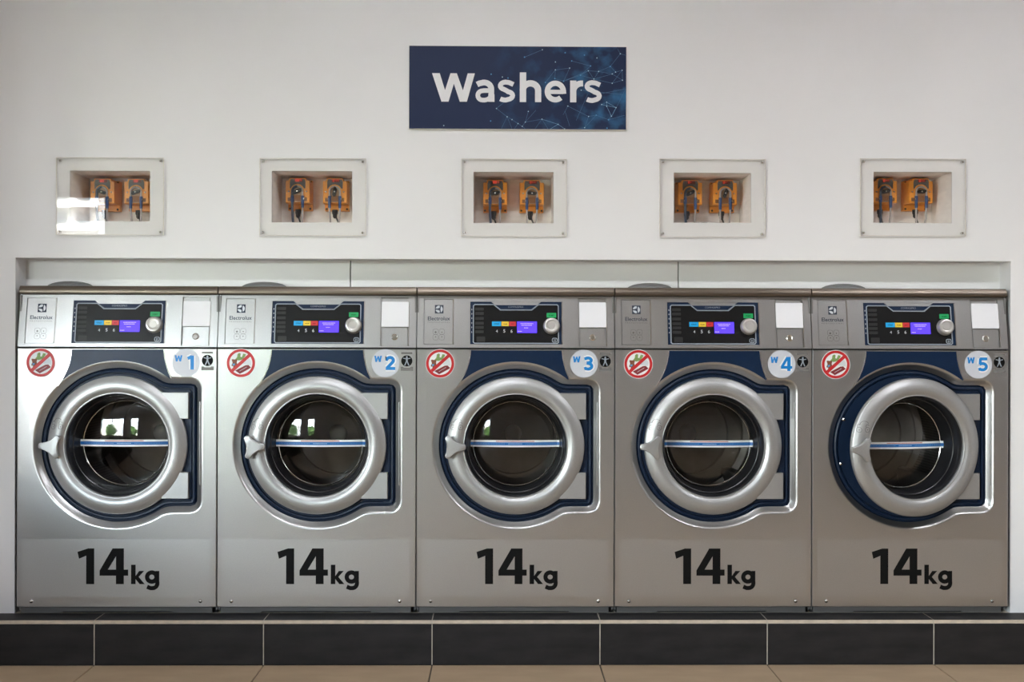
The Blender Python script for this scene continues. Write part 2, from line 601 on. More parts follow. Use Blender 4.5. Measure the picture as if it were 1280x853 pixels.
for nm, bx, lab in (('wall_left', (RX0 - 0.2, RX0, RY0 - 0.2, RY1 + 0.2, 0, CEIL), 'white side wall out of view on the left'),
                    ('wall_right', (RX1, RX1 + 0.2, RY0 - 0.2, RY1 + 0.2, 0, CEIL), 'white side wall out of view on the right'),
                    ('wall_rear', (RX0, RX1, RY1, RY1 + 0.2, 0, CEIL), 'service void wall behind the washers')):
    tag(MB().box(*bx).build(nm, 'white_paint'), lab, kind='structure')
# unseen pier added to shade the left end of the wall
tag(MB().box(-2.55, -2.02, -0.5, WALL_Y, 0, CEIL).build('added_pier', 'white_paint'), 'white pier added beyond the left edge to shade the wall', kind='structure')

# street wall with the glazed storefront
ws = MB().plate(RX0, RX1, 0.0, CEIL, [(a, b, WIN_Z0, WIN_Z1) for a, b in WINDOWS], WIN_Y - 0.1, WIN_Y)
tag(ws.build('wall_front', 'white_paint'), 'white street-side wall around the storefront windows', kind='structure')
for k, (a, b) in enumerate(WINDOWS):
    w1 = empty('window_%d' % (k + 1), ((a + b) / 2, WIN_Y - 0.05, WIN_Z0))
    tag(w1, ['wide storefront window mirrored in the left washer doors', 'narrow storefront window mirrored in the middle washer doors'][k], kind='structure')
    hw, hh, n = (b - a) / 2, WIN_Z1 - WIN_Z0, (3, 1)[k]
    MB().plate(-hw, hw, 0, hh, [(-hw + 2 * hw * q / n + 0.03, -hw + 2 * hw * (q + 1) / n - 0.03, 0.05, hh - 0.05) for q in range(n)], -0.04, 0.04).build('window_frame', 'frame_alu', w1)
    for q in range(n):
        MB().box(-hw + 2 * hw * q / n + 0.03, -hw + 2 * hw * (q + 1) / n - 0.03, -0.004, 0.004, 0.05, hh - 0.05).build('pane', 'shop_glass', w1)

# unseen counter added so washer W1 mirrors something dark in its lower half
be = empty('added_counter', (-2.75, -2.05, 0))
tag(be, 'black counter added out of view on the left to darken washer W1', 'counter')
MB().bbox(-0.58, 0.62, -1.35, 1.25, 0.71, 0.75, 0.01).build('worktop', 'added_counter_black', be)
MB().box(-0.54, 0.58, -1.30, 1.20, 0.08, 0.71).build('carcass', 'added_counter_black', be)
MB().box(-0.50, 0.52, -1.25, 1.15, 0.0, 0.08).build('toe_kick', 'added_counter_black', be)
for q in range(4):
    y0 = -1.28 + 0.62 * q
    d_ = MB().box(0.581, 0.598, y0 + 0.01, y0 + 0.60, 0.10, 0.69).build('cabinet_front', 'added_counter_black', be)
    MB().box(0.5985, 0.612, y0 + 0.25, y0 + 0.36, 0.62, 0.635).build('handle', 'frame_alu', d_)

# unseen ceiling lamps added as fill to even out the light on the wall
for x, y in ((-0.3, -1.75), (2.4, -1.75)):
    cl = empty('fill_lamp_%d' % (1 if x < 1 else 2), (x, y, CEIL))
    tag(cl, 'added fill lamp recessed in the ceiling, out of view', kind='structure')
    MB().plate(-0.65, 0.65, -0.12, 0.12, [(-0.6, 0.6, -0.08, 0.08)], 0, 0.03).build('fill_lamp_frame', 'frame_alu', cl)
    MB().box(-0.6, 0.6, 0.005, 0.01, -0.08, 0.08).build('fill_diffuser', 'fill_lamp_glow', cl)
    for c in cl.children:
        c.rotation_euler = (-PI / 2, 0, 0)
        c.location = (0, 0, -0.03)

# ------------------------------------------------------------------ plinth with dark tiles
pl = empty('plinth', (0, 0, 0))
tag(pl, 'low plinth faced with dark slate tiles carrying the five washers', 'plinth')
MB().box(-2.018, 4.3, 0.009, 0.109, 0.0, 0.150).build('core', 'grout', pl)
MB().box(OPEN[0] + 0.001, OPEN[1] - 0.001, 0.1095, 0.98, 0.0, 0.1600).build('raised_base', 'grout', fl)
gj = MB().box(-0.0017, 0.0017, 0.0007, 0.010, 0.0, 0.1475).box(-0.0017, 0.0017, 0.0012, 0.109, 0.1475, 0.1596).mesh('grout_joint', 'grout')
for k in range(0, 10):
    o = bpy.data.objects.new('grout_joint', gj)
    COL.objects.link(o)
    o.parent = pl
    o.location = (TX0 + 0.6 * k, 0, 0)
ft = MB().bbox(-0.2983, 0.2983, 0.0, 0.009, 0.001, 0.1445, 0.001).mesh('face_tile', 'slate_tile')
tt = MB().box(-0.2983, 0.2983, 0.003, 0.109, 0.1505, 0.160).mesh('top_tile', 'slate_tile')
te = MB().box(-0.2983, 0.2983, 0.0, 0.003, 0.1475, 0.1597).mesh('tile_edge', 'tile_edge')
for k in range(-1, 10):
    x = TX0 - 0.3 + 0.6 * k
    if k == -1:
        continue
    for nm, me in (('face_tile', ft), ('top_tile', tt), ('tile_edge', te)):
        o = bpy.data.objects.new(nm, me)
        COL.objects.link(o)
        o.parent = pl
        o.location = (x, 0, 0)
    if k == 0:
        pass

# ------------------------------------------------------------------ wall sign
sg = empty('wall_sign', (0.005, WALL_Y - 0.0005, 2.0848), 0)
tag(sg, 'navy Washers sign with white lettering and blue network pattern', 'sign')
SW, SH = 0.397, 0.1512
MB().box(-SW, SW, -0.010, -0.001, -SH, SH).build('board', 'sign_print', sg)
MB().stroke([(-SW, -SH), (SW, -SH), (SW, SH), (-SW, SH)], 0.003, -0.0095, -0.0005, True).build('board_edge', 'sign_edge', sg)
SU = 2 * SW / 1159.0


def S(x, y):
    return ((x - 627.5) * SU, -(y - 296.5) * SU)


nodes_ = [(233, 501), (514, 408), (571, 452), (597, 467), (629, 488), (652, 503), (668, 480), (757, 464), (843, 491), (684, 423),
          (545, 240), (758, 93), (663, 133), (828, 158), (880, 108), (904, 190), (828, 200), (983, 120), (1050, 135), (1016, 178),
          (1004, 204), (1059, 207), (1034, 248), (962, 228), (915, 152), (1122, 180), (1132, 220), (1150, 210), (1185, 200), (1175, 112),
          (1187, 253), (1103, 371), (1153, 400), (1128, 446), (1103, 393), (1076, 384), (1006, 448), (985, 508), (1047, 441), (1113, 465),
          (895, 393), (775, 268), (825, 247), (872, 260), (483, 475), (485, 225), (575, 245), (966, 308), (1132, 270), (1105, 510), (878, 515)]
edges_ = [(1, 2), (2, 3), (3, 4), (4, 5), (5, 6), (6, 7), (9, 6), (12, 11), (16, 15), (41, 16), (42, 43), (43, 23), (24, 19), (23, 19), (20, 21),
          (21, 22), (22, 20), (23, 20), (22, 26), (26, 27), (27, 28), (28, 30), (26, 30), (25, 27), (25, 21), (22, 48), (48, 28), (30, 48),
          (23, 22), (21, 26), (43, 20), (36, 37), (36, 38), (40, 36), (37, 38), (15, 43), (16, 42), (35, 31), (39, 33), (38, 39), (25, 29)]
bright_ = [(31, 32), (32, 33), (34, 33), (35, 32), (34, 31), (7, 8)]
ln = MB()
for a, b in edges_:
    ln.stroke([S(*nodes_[a]), S(*nodes_[b])], 0.0010, -0.0104, -0.0101)
for a, b in (((1175, 112), (1160, 85)), ((1175, 112), (1204, 120)), ((1113, 465), (1200, 440)), ((1130, 450), (1204, 300)), ((757, 464), (720, 516)),
             ((757, 464), (790, 516)), ((652, 503), (668, 516)), ((571, 452), (597, 516)), ((514, 408), (560, 370)), ((540, 516), (571, 452)),
             ((629, 488), (610, 516)), ((895, 393), (870, 440)), ((668, 480), (725, 415)), ((985, 508), (915, 517)), ((966, 308), (1190, 330)),
             ((940, 470), (1000, 330)), ((880, 420), (905, 500)), ((1050, 330), (1200, 300))):
    ln.stroke([S(*a), S(*b)], 0.0009, -0.0104, -0.0101)
tag(ln.build('network_lines', 'sign_line', sg), kind='stuff')
ln = MB()
for a, b in bright_:
    ln.stroke([S(*nodes_[a]), S(*nodes_[b])], 0.0011, -0.0105, -0.0101)
ln.stroke([S(800, 517), S(843, 491), S(878, 515)], 0.0011, -0.0105, -0.0101)
tag(ln.build('bright_lines', 'sign_line_bright', sg), kind='stuff')
d1, d2 = MB(), MB()
for k, p in enumerate(nodes_):
    blue = k in (12, 14, 17, 19, 23, 24, 25, 38, 39, 41, 42, 43, 44, 45, 46, 49)
    (d2 if blue else d1).prism(circ(*S(*p), 0.0026 if blue else 0.0020, 8), -0.0107, -0.0101)
tag(d1.build('white_dots', 'sign_dot', sg), kind='stuff')
tag(d2.build('blue_dots', 'sign_dot_blue', sg), kind='stuff')


def glyphs_washers():
    m = MB()
    B = 373.0
    Y0, Y1 = -0.0118, -0.0101

    def P(pts):
        return [S(x, B - y) for x, y in pts]

    def poly(pts):
        m.prism(P(pts), Y0, Y1)

    def st(pts, w):
        m.stroke(P(pts), w * SU, Y0, Y1)
    for a in ([(170, 151), (211, 151), (258, 0), (220, 0)], [(220, 0), (258, 0), (302, 151), (268, 151)],
              [(268, 151), (302, 151), (356, 0), (318, 0)], [(318, 0), (356, 0), (398, 151), (360, 151)]):
        poly(a)
    # a
    st([(410, 92), (422, 98)] + arc(448, 68, 38, 110, 0, 10, 35) + [(486, 40), (486, 0)], 30)
    st([(486, 60), (450, 60)] + arc(440, 34, 26, 90, 270, 10, 25) + [(452, 9), (470, 14), (486, 30)], 24)
    poly([(470, 0), (503, 0), (503, 40), (470, 40)])

    def ess(x):
        st([(x + 84, 93)] + arc(x + 48, 86, 30, 50, 90, 4, 19) + arc(x + 44, 86, 30, 95, 250, 8, 20)
           + [(x + 48, 60)] + arc(x + 50, 34, 30, 80, -75, 8, 21) + arc(x + 44, 30, 40, 270, 222, 5, 20), 25)
    ess(520)
    poly([(638, 158), (672, 158), (672, 0), (638, 0)])
    st([(656, 55)] + arc(695, 62, 41, 175, 0, 12, 38) + [(736, 62), (736, 0)], 33)
    # e
    st([(786, 55), (870, 55)], 22)
    st([(872, 45)] + arc(828, 57, 43, 6, 312, 26, 44), 28)
    poly([(907, 116), (940, 116), (940, 0), (907, 0)])
    st([(923, 50)] + arc(968, 55, 44, 170, 85, 8, 46) + [(976, 101)], 31)
    ess(983)
    return m


glyphs_washers().build('lettering', 'sign_white', sg)

# ------------------------------------------------------------------ acrylic covers over the niches
COVERS = [(-1.6732, -1.2849, 1.5409, 1.8217), (-0.9352, -0.5494, 1.5415, 1.8224), (-0.2001, 0.1835, 1.5423, 1.8239),
          (0.5268, 0.9146, 1.5426, 1.8272), (1.2651, 1.6535, 1.549, 1.8319)]
clab = ['clear acrylic cover over the niche above washer W1, mirroring a white building',
        'clear acrylic cover screwed over the niche above washer W2',
        'clear acrylic cover screwed over the middle niche, below the Washers sign',
        'clear acrylic cover screwed over the niche above washer W4',
        'clear acrylic cover screwed over the niche above washer W5']
scr = MB().lathe([(0.0040, 0.0), (0.0040, -0.0015), (0.0028, -0.003), (0.0012, -0.0034)], n=12, cap1=True).mesh('screw', 'screw_steel', 40)
for k, (a, b, c, d) in enumerate(COVERS):
    r = empty('acrylic_cover', ((a + b) / 2, WALL_Y, c))
    tag(r, clab[k], 'cover', 'acrylic covers over the dosing niches')
    hx, hz = (b - a) / 2, d - c
    MB().box(-hx, hx, -0.0105, -0.0055, 0, hz).build('sheet', 'acrylic', r)
    e = MB().stroke([(-hx, 0), (hx, 0), (hx, hz), (-hx, hz)], 0.0016, -0.0107, -0.0050, True)
    e.build('sheet_edge', 'acrylic_edge', r)
    for sx in (-1, 1):
        for z in (0.0105, hz - 0.0105):
            o = bpy.data.objects.new('screw', scr)
            COL.objects.link(o)
            o.parent = r
            o.location = (sx * (hx - 0.0115), -0.0105, z)
            MB().lathe([(0.0045, -0.0056), (0.0045, 0.0)], sx * (hx - 0.0115), z, 12).build('standoff', 'screw_steel', r)

# ------------------------------------------------------------------ dosing pumps
PU = 0.000301
PUMP_CX, PUMP_TOP = 290.0, 255.0


def Q(x, y):
    return ((x - PUMP_CX) * PU, -(y - PUMP_TOP) * PU + 0.117)


def QP(pts):
    return [Q(*p) for p in pts]


def make_pump():
    r = empty('dosing_pump', (0, 0, 0))
    D0, D1 = -0.09, -0.032     # cover front, base front (origin on the niche back board)
    m = MB()
    m.prism(QP([(140, 262), (440, 262), (440, 640), (140, 640)]), D1, -0.002)
    m.build('base', 'pump_orange', r)
    m = MB()
    out = [(190, 255), (385, 255), (398, 286), (440, 292), (440, 565), (140, 565), (140, 292), (178, 286)]
    cxp, cyp = 290, 410
    inn = [(cxp + (x - cxp) * 0.97, cyp + (y - cyp) * 0.97) for x, y in out]
    m.loft([[(*Q(*p),) for p in []]] * 0 or [[(Q(*p)[0], D1, Q(*p)[1]) for p in out], [(Q(*p)[0], D0 + 0.003, Q(*p)[1]) for p in out],
                                              [(Q(*p)[0], D0, Q(*p)[1]) for p in inn]])
    m.f.append(tuple(range(2 * 8, 3 * 8)))
    m.build('cover', 'pump_orange', r)
    # grey label with arch
    m = MB()
    up = [(195, 300), (205, 268), (375, 268), (388, 300), (388, 385), (366, 385)]
    m.prism(QP(up + arc(288, 420, 88, 25, 155, 14, -88) + [(205, 388), (195, 385)]), D0 - 0.0008, D0)
    m.build('label_plate', 'pump_grey', r)
    MB().prism(QP([(250, 268), (352, 268), (352, 304), (250, 304)]), D0 - 0.0014, D0 - 0.0002).build('display', 'pump_red_case', r)
    # raised arch
    m = MB()
    m.stroke(QP([(208, 470), (208, 420)] + arc(288, 420, 80, 180, 0, 16, -80) + [(368, 420), (368, 470)]), 12 * PU, D0 - 0.004, D0)
    m.build('arch', 'pump_orange', r)
    m = MB()
    m.prism(QP([(214, 555), (214, 420)] + arc(288, 420, 74, 180, 0, 16, -74) + [(362, 420), (362, 555)]), D0 - 0.001, D0)
    m.build('tube_window', 'pump_window', r)
    m = MB()
    m.prism(QP([(250, 545), (250, 470), (330, 470), (330, 545)]), D0 - 0.0012, D0)
    m.build('chamber', 'pump_dark', r)
    for x0, x1 in ((168, 216), (360, 408)):
        MB().prism(QP([(x0, 500), (x1, 500), (x1, 545), (x0, 545)]), D0 - 0.0012, D0).build('clamp_slot', 'pump_dark', r)
    # rotor
    ro = MB()
    ro.prism([(-0.017, -0.006), (-0.012, -0.0085), (0.012, -0.004), (0.0175, 0.0035), (0.0165, 0.0085), (0.010, 0.0085), (-0.012, 0.0045), (-0.017, 0.0)], -0.006, 0.0)
    rot = ro.build('rotor', 'cable_black', r)
    rot.location = (Q(290, 425)[0], D0 - 0.004, Q(290, 425)[1])
    MB().lathe([(0.0034, 0.0), (0.0030, -0.0075), (0.001, -0.008)], n=10, cap1=True).build('rotor_hub', 'screw_steel', rot, 40)
    for x in (180, 400):
        c = Q(x, 425)
        MB().lathe([(0.0032, D0), (0.0028, D0 - 0.0015), (0.001, D0 - 0.002)], c[0], c[1], 10, cap1=True).build('screw', 'screw_steel', r, 40)
    for x, y in ((160, 282), (418, 282), (162, 618), (418, 618)):
        c = Q(x, y)
        MB().lathe([(0.0042, D1), (0.0036, D1 - 0.001), (0.001, D1 - 0.001)], c[0], c[1], 10, cap1=True).build('corner_screw', 'dark_gap', r)
    # gland and cable
    c = Q(272, 660)
    g = MB().lathe_z([(0.011, c[1] + 0.008), (0.011, c[1] - 0.006), (0.0085, c[1] - 0.010), (0.0085, c[1] - 0.018), (0.004, c[1] - 0.024)], c[0], -0.045, 12)
    g.build('cable_gland', 'cable_black', r, 40)
    return r


def tube_path(side, drop, lean, front=-0.094):
    x = 226 if side < 0 else 354
    pts = []
    a0, a1 = (180, 92) if side < 0 else (0, 88)
    for p in reversed(arc(290, 425, 64, a0, a1, 7, -64)):
        q = Q(*p)
        pts.append((q[0], front, q[1]))
    for y in (470, 520, 570, 620):
        q = Q(x, y)
        pts.append((q[0], front, q[1]))
    q = Q(x, 620)
    for t in (0.33, 0.66, 1.0):
        pts.append((q[0] + lean * t * t, front + 0.006 * t, q[1] - drop * t))
    return pts


def digit_strokes(txt, m, x0, y0, y):
    """seven segment digits"""
    seg = {'0': 'abcdef', '1': 'bc', '7': 'abc', '2': 'abged', '3': 'abgcd', '5': 'afgcd', '6': 'afgedc', '8': 'abcdefg', '-': 'g', ' ': ''}
    w, h = 15, 24
    for k, ch in enumerate(txt):
        ox = x0 + k * 26
        L = {'a': ((0, 0), (w, 0)), 'b': ((w, 0), (w, h / 2)), 'c': ((w, h / 2), (w, h)), 'd': ((0, h), (w, h)), 'e': ((0, h / 2), (0, h)), 'f': ((0, 0), (0, h / 2)), 'g': ((0, h / 2), (w, h / 2))}
        for s_ in seg[ch]:
            (ax, ay), (bx, by) = L[s_]
            m.stroke([Q(ox + ax, y0 + ay), Q(ox + bx, y0 + by)], 5.0 * PU, y, y + 0.0005)


proto_pump = make_pump()
PUMPS = [(-1.547, 1.762, '00 ', 'left dosing pump in the niche above washer W1, half behind reflections', 60, 'b'),
         (-1.4205, 1.762, '00 ', 'right dosing pump cut by the edge of the niche above washer W1', 100, 'c'),
         (-0.8180, 1.768, '007', 'left orange dosing pump with blue tube in the niche above washer W2', 100, 'b'),
         (-0.6785, 1.767, '017', 'right orange dosing pump with clear tubes in the niche above washer W2', 155, 'c'),
         (-0.0770, 1.764, '001', 'left orange dosing pump with blue tube in the niche below the Washers sign', 85, 'b'),
         (0.0615, 1.764, '0--', 'right orange dosing pump with clear tubes in the niche below the Washers sign', 72, 'c'),
         (0.6580, 1.767, '0- ', 'left orange dosing pump with blue tube in the niche above washer W4', 105, 'b'),
         (0.7900, 1.767, '0- ', 'right orange dosing pump with clear tubes in the niche above washer W4', 150, 'c'),
         (1.3965, 1.777, '0--', 'left orange dosing pump cut by the niche edge above washer W5', 90, 'b'),
         (1.5320, 1.777, '0--', 'right orange dosing pump with its side showing in the niche above washer W5', 82, 'c')]
pumps = [proto_pump] + [copy_tree(proto_pump) for _ in PUMPS[1:]]
for k, (x, ztop, txt, lab, rang, typ) in enumerate(PUMPS):
    r = pumps[k]
    r.location = (x, NB - 0.0005, ztop - 0.117)
    tag(r, lab, 'pump', 'orange dosing pumps in the wall niches')
    for c in r.children:
        if c.name.startswith('rotor'):
            c.rotation_euler = (0, math.radians(90 - rang), 0)
    d = MB()
    digit_strokes(txt, d, 266, 274, -0.0918)
    d.build('digits', 'digit_red', r)
    base_z = NICHES[k // 2][2]
    drop = Q(0, 620)[1] - (base_z - (ztop - 0.117)) - 0.002
    l1, l2 = ((0.004, -0.002) if typ == 'b' else (0.003, -0.004))
    if k == 5:
        l1, l2 = 0.002, -0.010
    MB().tube(tube_path(-1, drop, l1), 0.0050 if typ == 'b' else 0.0037, 8).build('tube', 'tube_blue' if typ == 'b' else 'tube_clear', r, 60)
    MB().tube(tube_path(1, drop, l2), 0.0037, 8).build('tube', 'tube_clear' if typ == 'c' or True else 'tube_blue', r, 60)
    for sx in (226, 354):
        if typ == 'b' and sx == 226:
            c = MB().tube([(Q(sx, 470)[0], -0.094, Q(sx, 480)[1]), (Q(sx, 470)[0], -0.094, Q(sx, 560)[1])], 0.0062, 8)
        else:
            c = MB().tube([(Q(sx, 470)[0], -0.094, Q(sx, 480)[1]), (Q(sx, 470)[0], -0.094, Q(sx, 628)[1])], [0.0062, 0.0056], 8)
        c.build('ferrule', 'tube_ferrule', r, 60)
        a = Q(sx + (-16 if sx < 290 else 16), 520)
        MB().lathe([(0.003, -0.0925), (0.0025, -0.0985), (0.001, -0.099)], a[0], a[1], 8, cap1=True).build('clamp_screw', 'screw_steel', r, 40)
    # cable
    g = Q(272, 700)
    zb = base_z - (ztop - 0.117) + 0.0035
    if k in (2, 4, 9):
        path = [(g[0], -0.045, g[1]), (g[0] + 0.002, -0.045, g[1] - 0.008), (g[0] + 0.012, -0.050, zb + 0.004), (g[0] + 0.022, -0.06, zb)]
    elif k in (3, 5):
        path = [(g[0], -0.045, g[1]), (g[0] + 0.004, -0.045, g[1] - 0.006), (g[0] + 0.018, -0.05, zb + 0.003), (g[0] + 0.03, -0.055, zb), (g[0] - 0.01, -0.075, zb + 0.002), (g[0] - 0.04, -0.08, zb)]
    elif k == 6:
        path = [(g[0] - 0.006, -0.045, g[1]), (g[0] + 0.004, -0.045, zb + 0.004), (g[0] + 0.030, -0.05, zb), (g[0] + 0.055, -0.055, zb + 0.009), (g[0] + 0.075, -0.06, zb + 0.009), (g[0] + 0.095, -0.065, zb)]
    else:
        path = [(g[0], -0.045, g[1]), (g[0] + 0.003, -0.045, g[1] - 0.006), (g[0] + 0.014, -0.05, zb + 0.002), (g[0] + 0.045, -0.052, zb)]
    # smooth the path a little
    sm = []
    for i in range(len(path) - 1):
        p0, p1, p2, p3 = [Vector(path[min(max(j, 0), len(path) - 1)]) for j in (i - 1, i, i + 1, i + 2)]
        for t in (0, 0.25, 0.5, 0.75):
            sm.append(0.5 * ((2 * p1) + (-p0 + p2) * t + (2 * p0 - 5 * p1 + 4 * p2 - p3) * t * t + (-p0 + 3 * p1 - 3 * p2 + p3) * t ** 3))
    sm.append(Vector(path[-1]))
    MB().tube(sm, 0.0033, 8).build('cable', 'cable_black', r, 60)

# ------------------------------------------------------------------ washers
# front elevation is drawn in units of 1/342.6 m; origin at the centre of the plinth under the front panel
U = 1 / 342.6
MY = 0.09
MZ = 0.1602


def X(px):
    return (px - 645.0) * U


def Z(py):
    return 0.9976 - (py - 426.5) * U


def XZ(pts):
    return [(X(x), Z(y)) for x, y in pts]


CZ = Z(557.6)
HALF = 0.3605
NA = 160
ANG = sorted([2 * PI * i / NA for i in range(NA)]
             + [math.atan2(s * ((Z(437) if s > 0 else Z(759.4)) - CZ) * s, c * HALF) % (2 * PI) for s in (1, -1) for c in (1, -1)])


def contour(d, R=103.4, XR=105.2, YH=83.8, rc=14.5):
    """recess outline, circle with a hinge bay on the right, inset by d units"""
    rs = []
    for th in ANG:
        c, s = math.cos(th), math.sin(th)
        r = R - d
        if c > 1e-6:
            xr, yh, q = XR - d, YH - d, max(rc - d, 4.0)
            t = min(xr / c, yh / abs(s) if abs(s) > 1e-9 else 1e9)
            x, y = t * c, t * abs(s)
            if x > xr - q and y > yh - q:
                ax, ay = xr - q, yh - q
                B = c * ax + abs(s) * ay
                disc = B * B - (ax * ax + ay * ay - q * q)
                if disc > 0:
                    t = B + math.sqrt(disc)
            r = max(r, t)
        rs.append(r)
    out = list(rs)
    n = len(rs)
    for i, th in enumerate(ANG):
        a = math.degrees(th if th < PI else 2 * PI - th)
        if 48 < a < 60:
            w = [1, 2, 3, 2, 1]
            out[i] = sum(w[k + 2] * rs[(i + k) % n] for k in range(-2, 3)) / 9
    return [(r * U * math.cos(th), CZ + r * U * math.sin(th)) for r, th in zip(out, ANG)]


def polar_circle(r):
    return [(r * U * math.cos(th), CZ + r * U * math.sin(th)) for th in ANG]


def rect_ring(hx, z0, z1):
    pts = []
    for th in ANG:
        c, s = math.cos(th), math.sin(th)
        t = 1e9
        if abs(c) > 1e-9:
            t = hx / abs(c)
        if s > 1e-9:
            t = min(t, (z1 - CZ) / s)
        elif s < -1e-9:
            t = min(t, (z0 - CZ) / s)
        pts.append((t * c, CZ + t * s))
    return pts


def ring3(pts, y):
    return [(x, y, z) for x, z in pts]


def make_washer():
    R = empty('washing_machine', (0, MY, MZ))
    zt, zb = Z(437.0), Z(759.4)
    # cabinet shell behind the front
    m = MB()
    m.box(-HALF, -HALF + 0.006, 0.021, 0.80, 0.012, 1.16).box(HALF - 0.006, HALF, 0.021, 0.80, 0.012, 1.16)
    m.box(-HALF + 0.006, HALF - 0.006, 0.79, 0.80, 0.012, 1.16).box(-HALF + 0.006, HALF - 0.006, 0.06, 0.79, 0.012, 0.02)
    m.build('cabinet', 'cabinet', R)
    # front panel with recess
    m = MB()
    b = 0.0022
    m.loft([ring3(rect_ring(HALF, zb, zt), 0.02), ring3(rect_ring(HALF, zb, zt), b), ring3(rect_ring(HALF - b, zb + b, zt - b), 0.0),
            ring3(contour(-2.0), 0.0), ring3(contour(-0.6), 0.0), ring3(contour(0.6), 0.0015), ring3(contour(2.4), 0.0075), ring3(contour(4.6), 0.0145), ring3(contour(6.2), 0.0185), ring3(contour(7.2), 0.021)])
    m.build('front_panel', 'silver', R, 28)
    # long groove in the recess wall beside the hinges
    m = MB()
    m.tube([(X(747.3), 0.0075, Z(503)), (X(747.3), 0.0062, Z(506)), (X(747.3), 0.0062, Z(604)), (X(747.3), 0.0075, Z(607))], 0.0024, 8)
    m.build('groove_bead', 'silver_ring', R, 50)
    # navy surround with seal ridges
    m = MB()
    m.loft([ring3(contour(6.6), 0.0195), ring3(contour(7.8), 0.028), ring3(contour(8.8), 0.029), ring3(contour(9.6), 0.021), ring3(contour(11), 0.0185), ring3(contour(12.6), 0.0195),
            ring3(contour(13.2), 0.0275), ring3(contour(14.2), 0.0275), ring3(contour(14.8), 0.023), ring3(polar_circle(70), 0.023), ring3(polar_circle(67.5), 0.03)])
    m.build('recess_surround', 'navy_groove', R, 35)
    # rubber boot, drum
    m = MB().lathe([(67.5 * U, 0.03), (66 * U, 0.045), (66.5 * U, 0.07), (69 * U, 0.075), (69 * U, 0.10), (67 * U, 0.105), (70 * U, 0.13), (0.262, 0.135), (0.262, 0.14)], 0, CZ, 64)
    m.build('door_boot', 'rubber', R, 40)
    n = 72
    dm = MB()
    rings = []
    ys = [0.137, 0.20, 0.28, 0.36, 0.44, 0.52, 0.585]
    for y in ys:
        rings.append([(0.26 * math.cos(2 * PI * i / n), y, CZ + 0.26 * math.sin(2 * PI * i / n)) for i in range(n)])
    dm.loft(rings)
    dr = dm.build('drum', 'drum_perforated', R, 40)
    uv = dr.data.uv_layers.new(name='UVMap')
    for poly in dr.data.polygons:
        angs = [math.atan2(dr.data.vertices[dr.data.loops[l].vertex_index].co.z - CZ, dr.data.vertices[dr.data.loops[l].vertex_index].co.x) % (2 * PI) for l in poly.loop_indices]
        wrap = max(angs) - min(angs) > PI
        for l, a in zip(poly.loop_indices, angs):
            if wrap and a < PI:
                a += 2 * PI
            uv.data[l].uv = (a / (2 * PI) * 150, dr.data.vertices[dr.data.loops[l].vertex_index].co.y * 92)
    m = MB().lathe([(0.26, 0.584), (0.235, 0.592), (0.225, 0.583), (0.17, 0.580), (0.165, 0.586), (0.06, 0.582), (0.05, 0.578)], 0, CZ, 56, cap1=True)
    m.build('drum_back', 'drum_steel', R, 30)
    m = MB().lathe([(0.036, 0.580), (0.036, 0.572), (0.030, 0.562), (0.018, 0.556), (0.006, 0.554)], 0, CZ, 28, cap1=True)
    m.build('drum_hub', 'hub_steel', R, 50)
    for a in (75, 195, 315):
        c, s = math.cos(math.radians(a)), math.sin(math.radians(a))
        pts = [(0.262, -0.045), (0.20, -0.018), (0.19, 0.0), (0.20, 0.018), (0.262, 0.045)]
        rg = []
        for y, k in ((0.17, 0.6), (0.20, 1), (0.52, 1), (0.56, 0.6)):
            rg.append([((0.262 - (0.262 - rr) * k) * c - tt_ * s, y, CZ + (0.262 - (0.262 - rr) * k) * s + tt_ * c) for rr, tt_ in pts])
        MB().loft(rg, closed=False).build('drum_lifter', 'drum_steel', R, 40)
    # kick plate and feet
    k = MB().bbox(X(524.8), X(762.5), 0.014, 0.03, 0.0075, zb - 0.001, 0.001).box(X(524.8), X(575), 0.014, 0.03, 0.003, 0.0075).box(X(713), X(762.5), 0.014, 0.03, 0.003, 0.0075)
    k.build('kick_plate', 'kick_grey', R)
    MB().box(-HALF + 0.004, HALF - 0.004, 0.035, 0.05, 0.0, zb + 0.01).build('base_frame', 'dark_gap', R)
    # bottom screws
    for px in (539.4, 749.0):
        MB().lathe([(2.4 * U, 0.0), (2.2 * U, -0.002), (1.3 * U, -0.0036), (0.3 * U, -0.0042)], X(px), Z(751.9), 14, cap1=True).build('panel_screw', 'screw_steel', R, 50)
    # film with weight lettering
    MB().prism(XZ(rrect(527.8, 761.3, 674.8, 746.4, 1.0)), -0.0004, 0.0).build('clear_film', 'film', R)
    m = MB()
    ox, oy = -48.4 - 217 * 0.1716, 686 - 95 * 0.1725

    def G(pts):
        return [((ox + x * 0.1716) * U, Z(oy + y * 0.1725)) for x, y in pts]
    y0, y1 = -0.0009, -0.0004
    m.prism(G([(217, 120), (293, 95), (338, 95), (338, 353), (280, 353), (280, 148), (228, 170)]), y0, y1)
    for q in ([(470, 95), (552, 95), (495, 152), (437, 248), (377, 255)], [(552, 95), (552, 248), (495, 248), (495, 152)],
              [(377, 255), (437, 248), (583, 248), (583, 292), (377, 292)], [(495, 292), (552, 292), (552, 353), (495, 353)]):
        m.prism(G(q), y0, y1)
    m.prism(G([(604, 213), (637, 213), (637, 353), (604, 353)]), y0, y1)
    m.prism(G([(632, 302), (662, 258), (698, 258), (659, 301), (703, 353), (666, 353), (632, 311)]), y0, y1)
    m.stroke(G(arc(754, 302, 34, 0, 360, 28, 33)), 31 * 0.172 * U, y0, y1)
    m.prism(G([(780, 258), (808, 258), (808, 345), (780, 345)]), y0, y1)
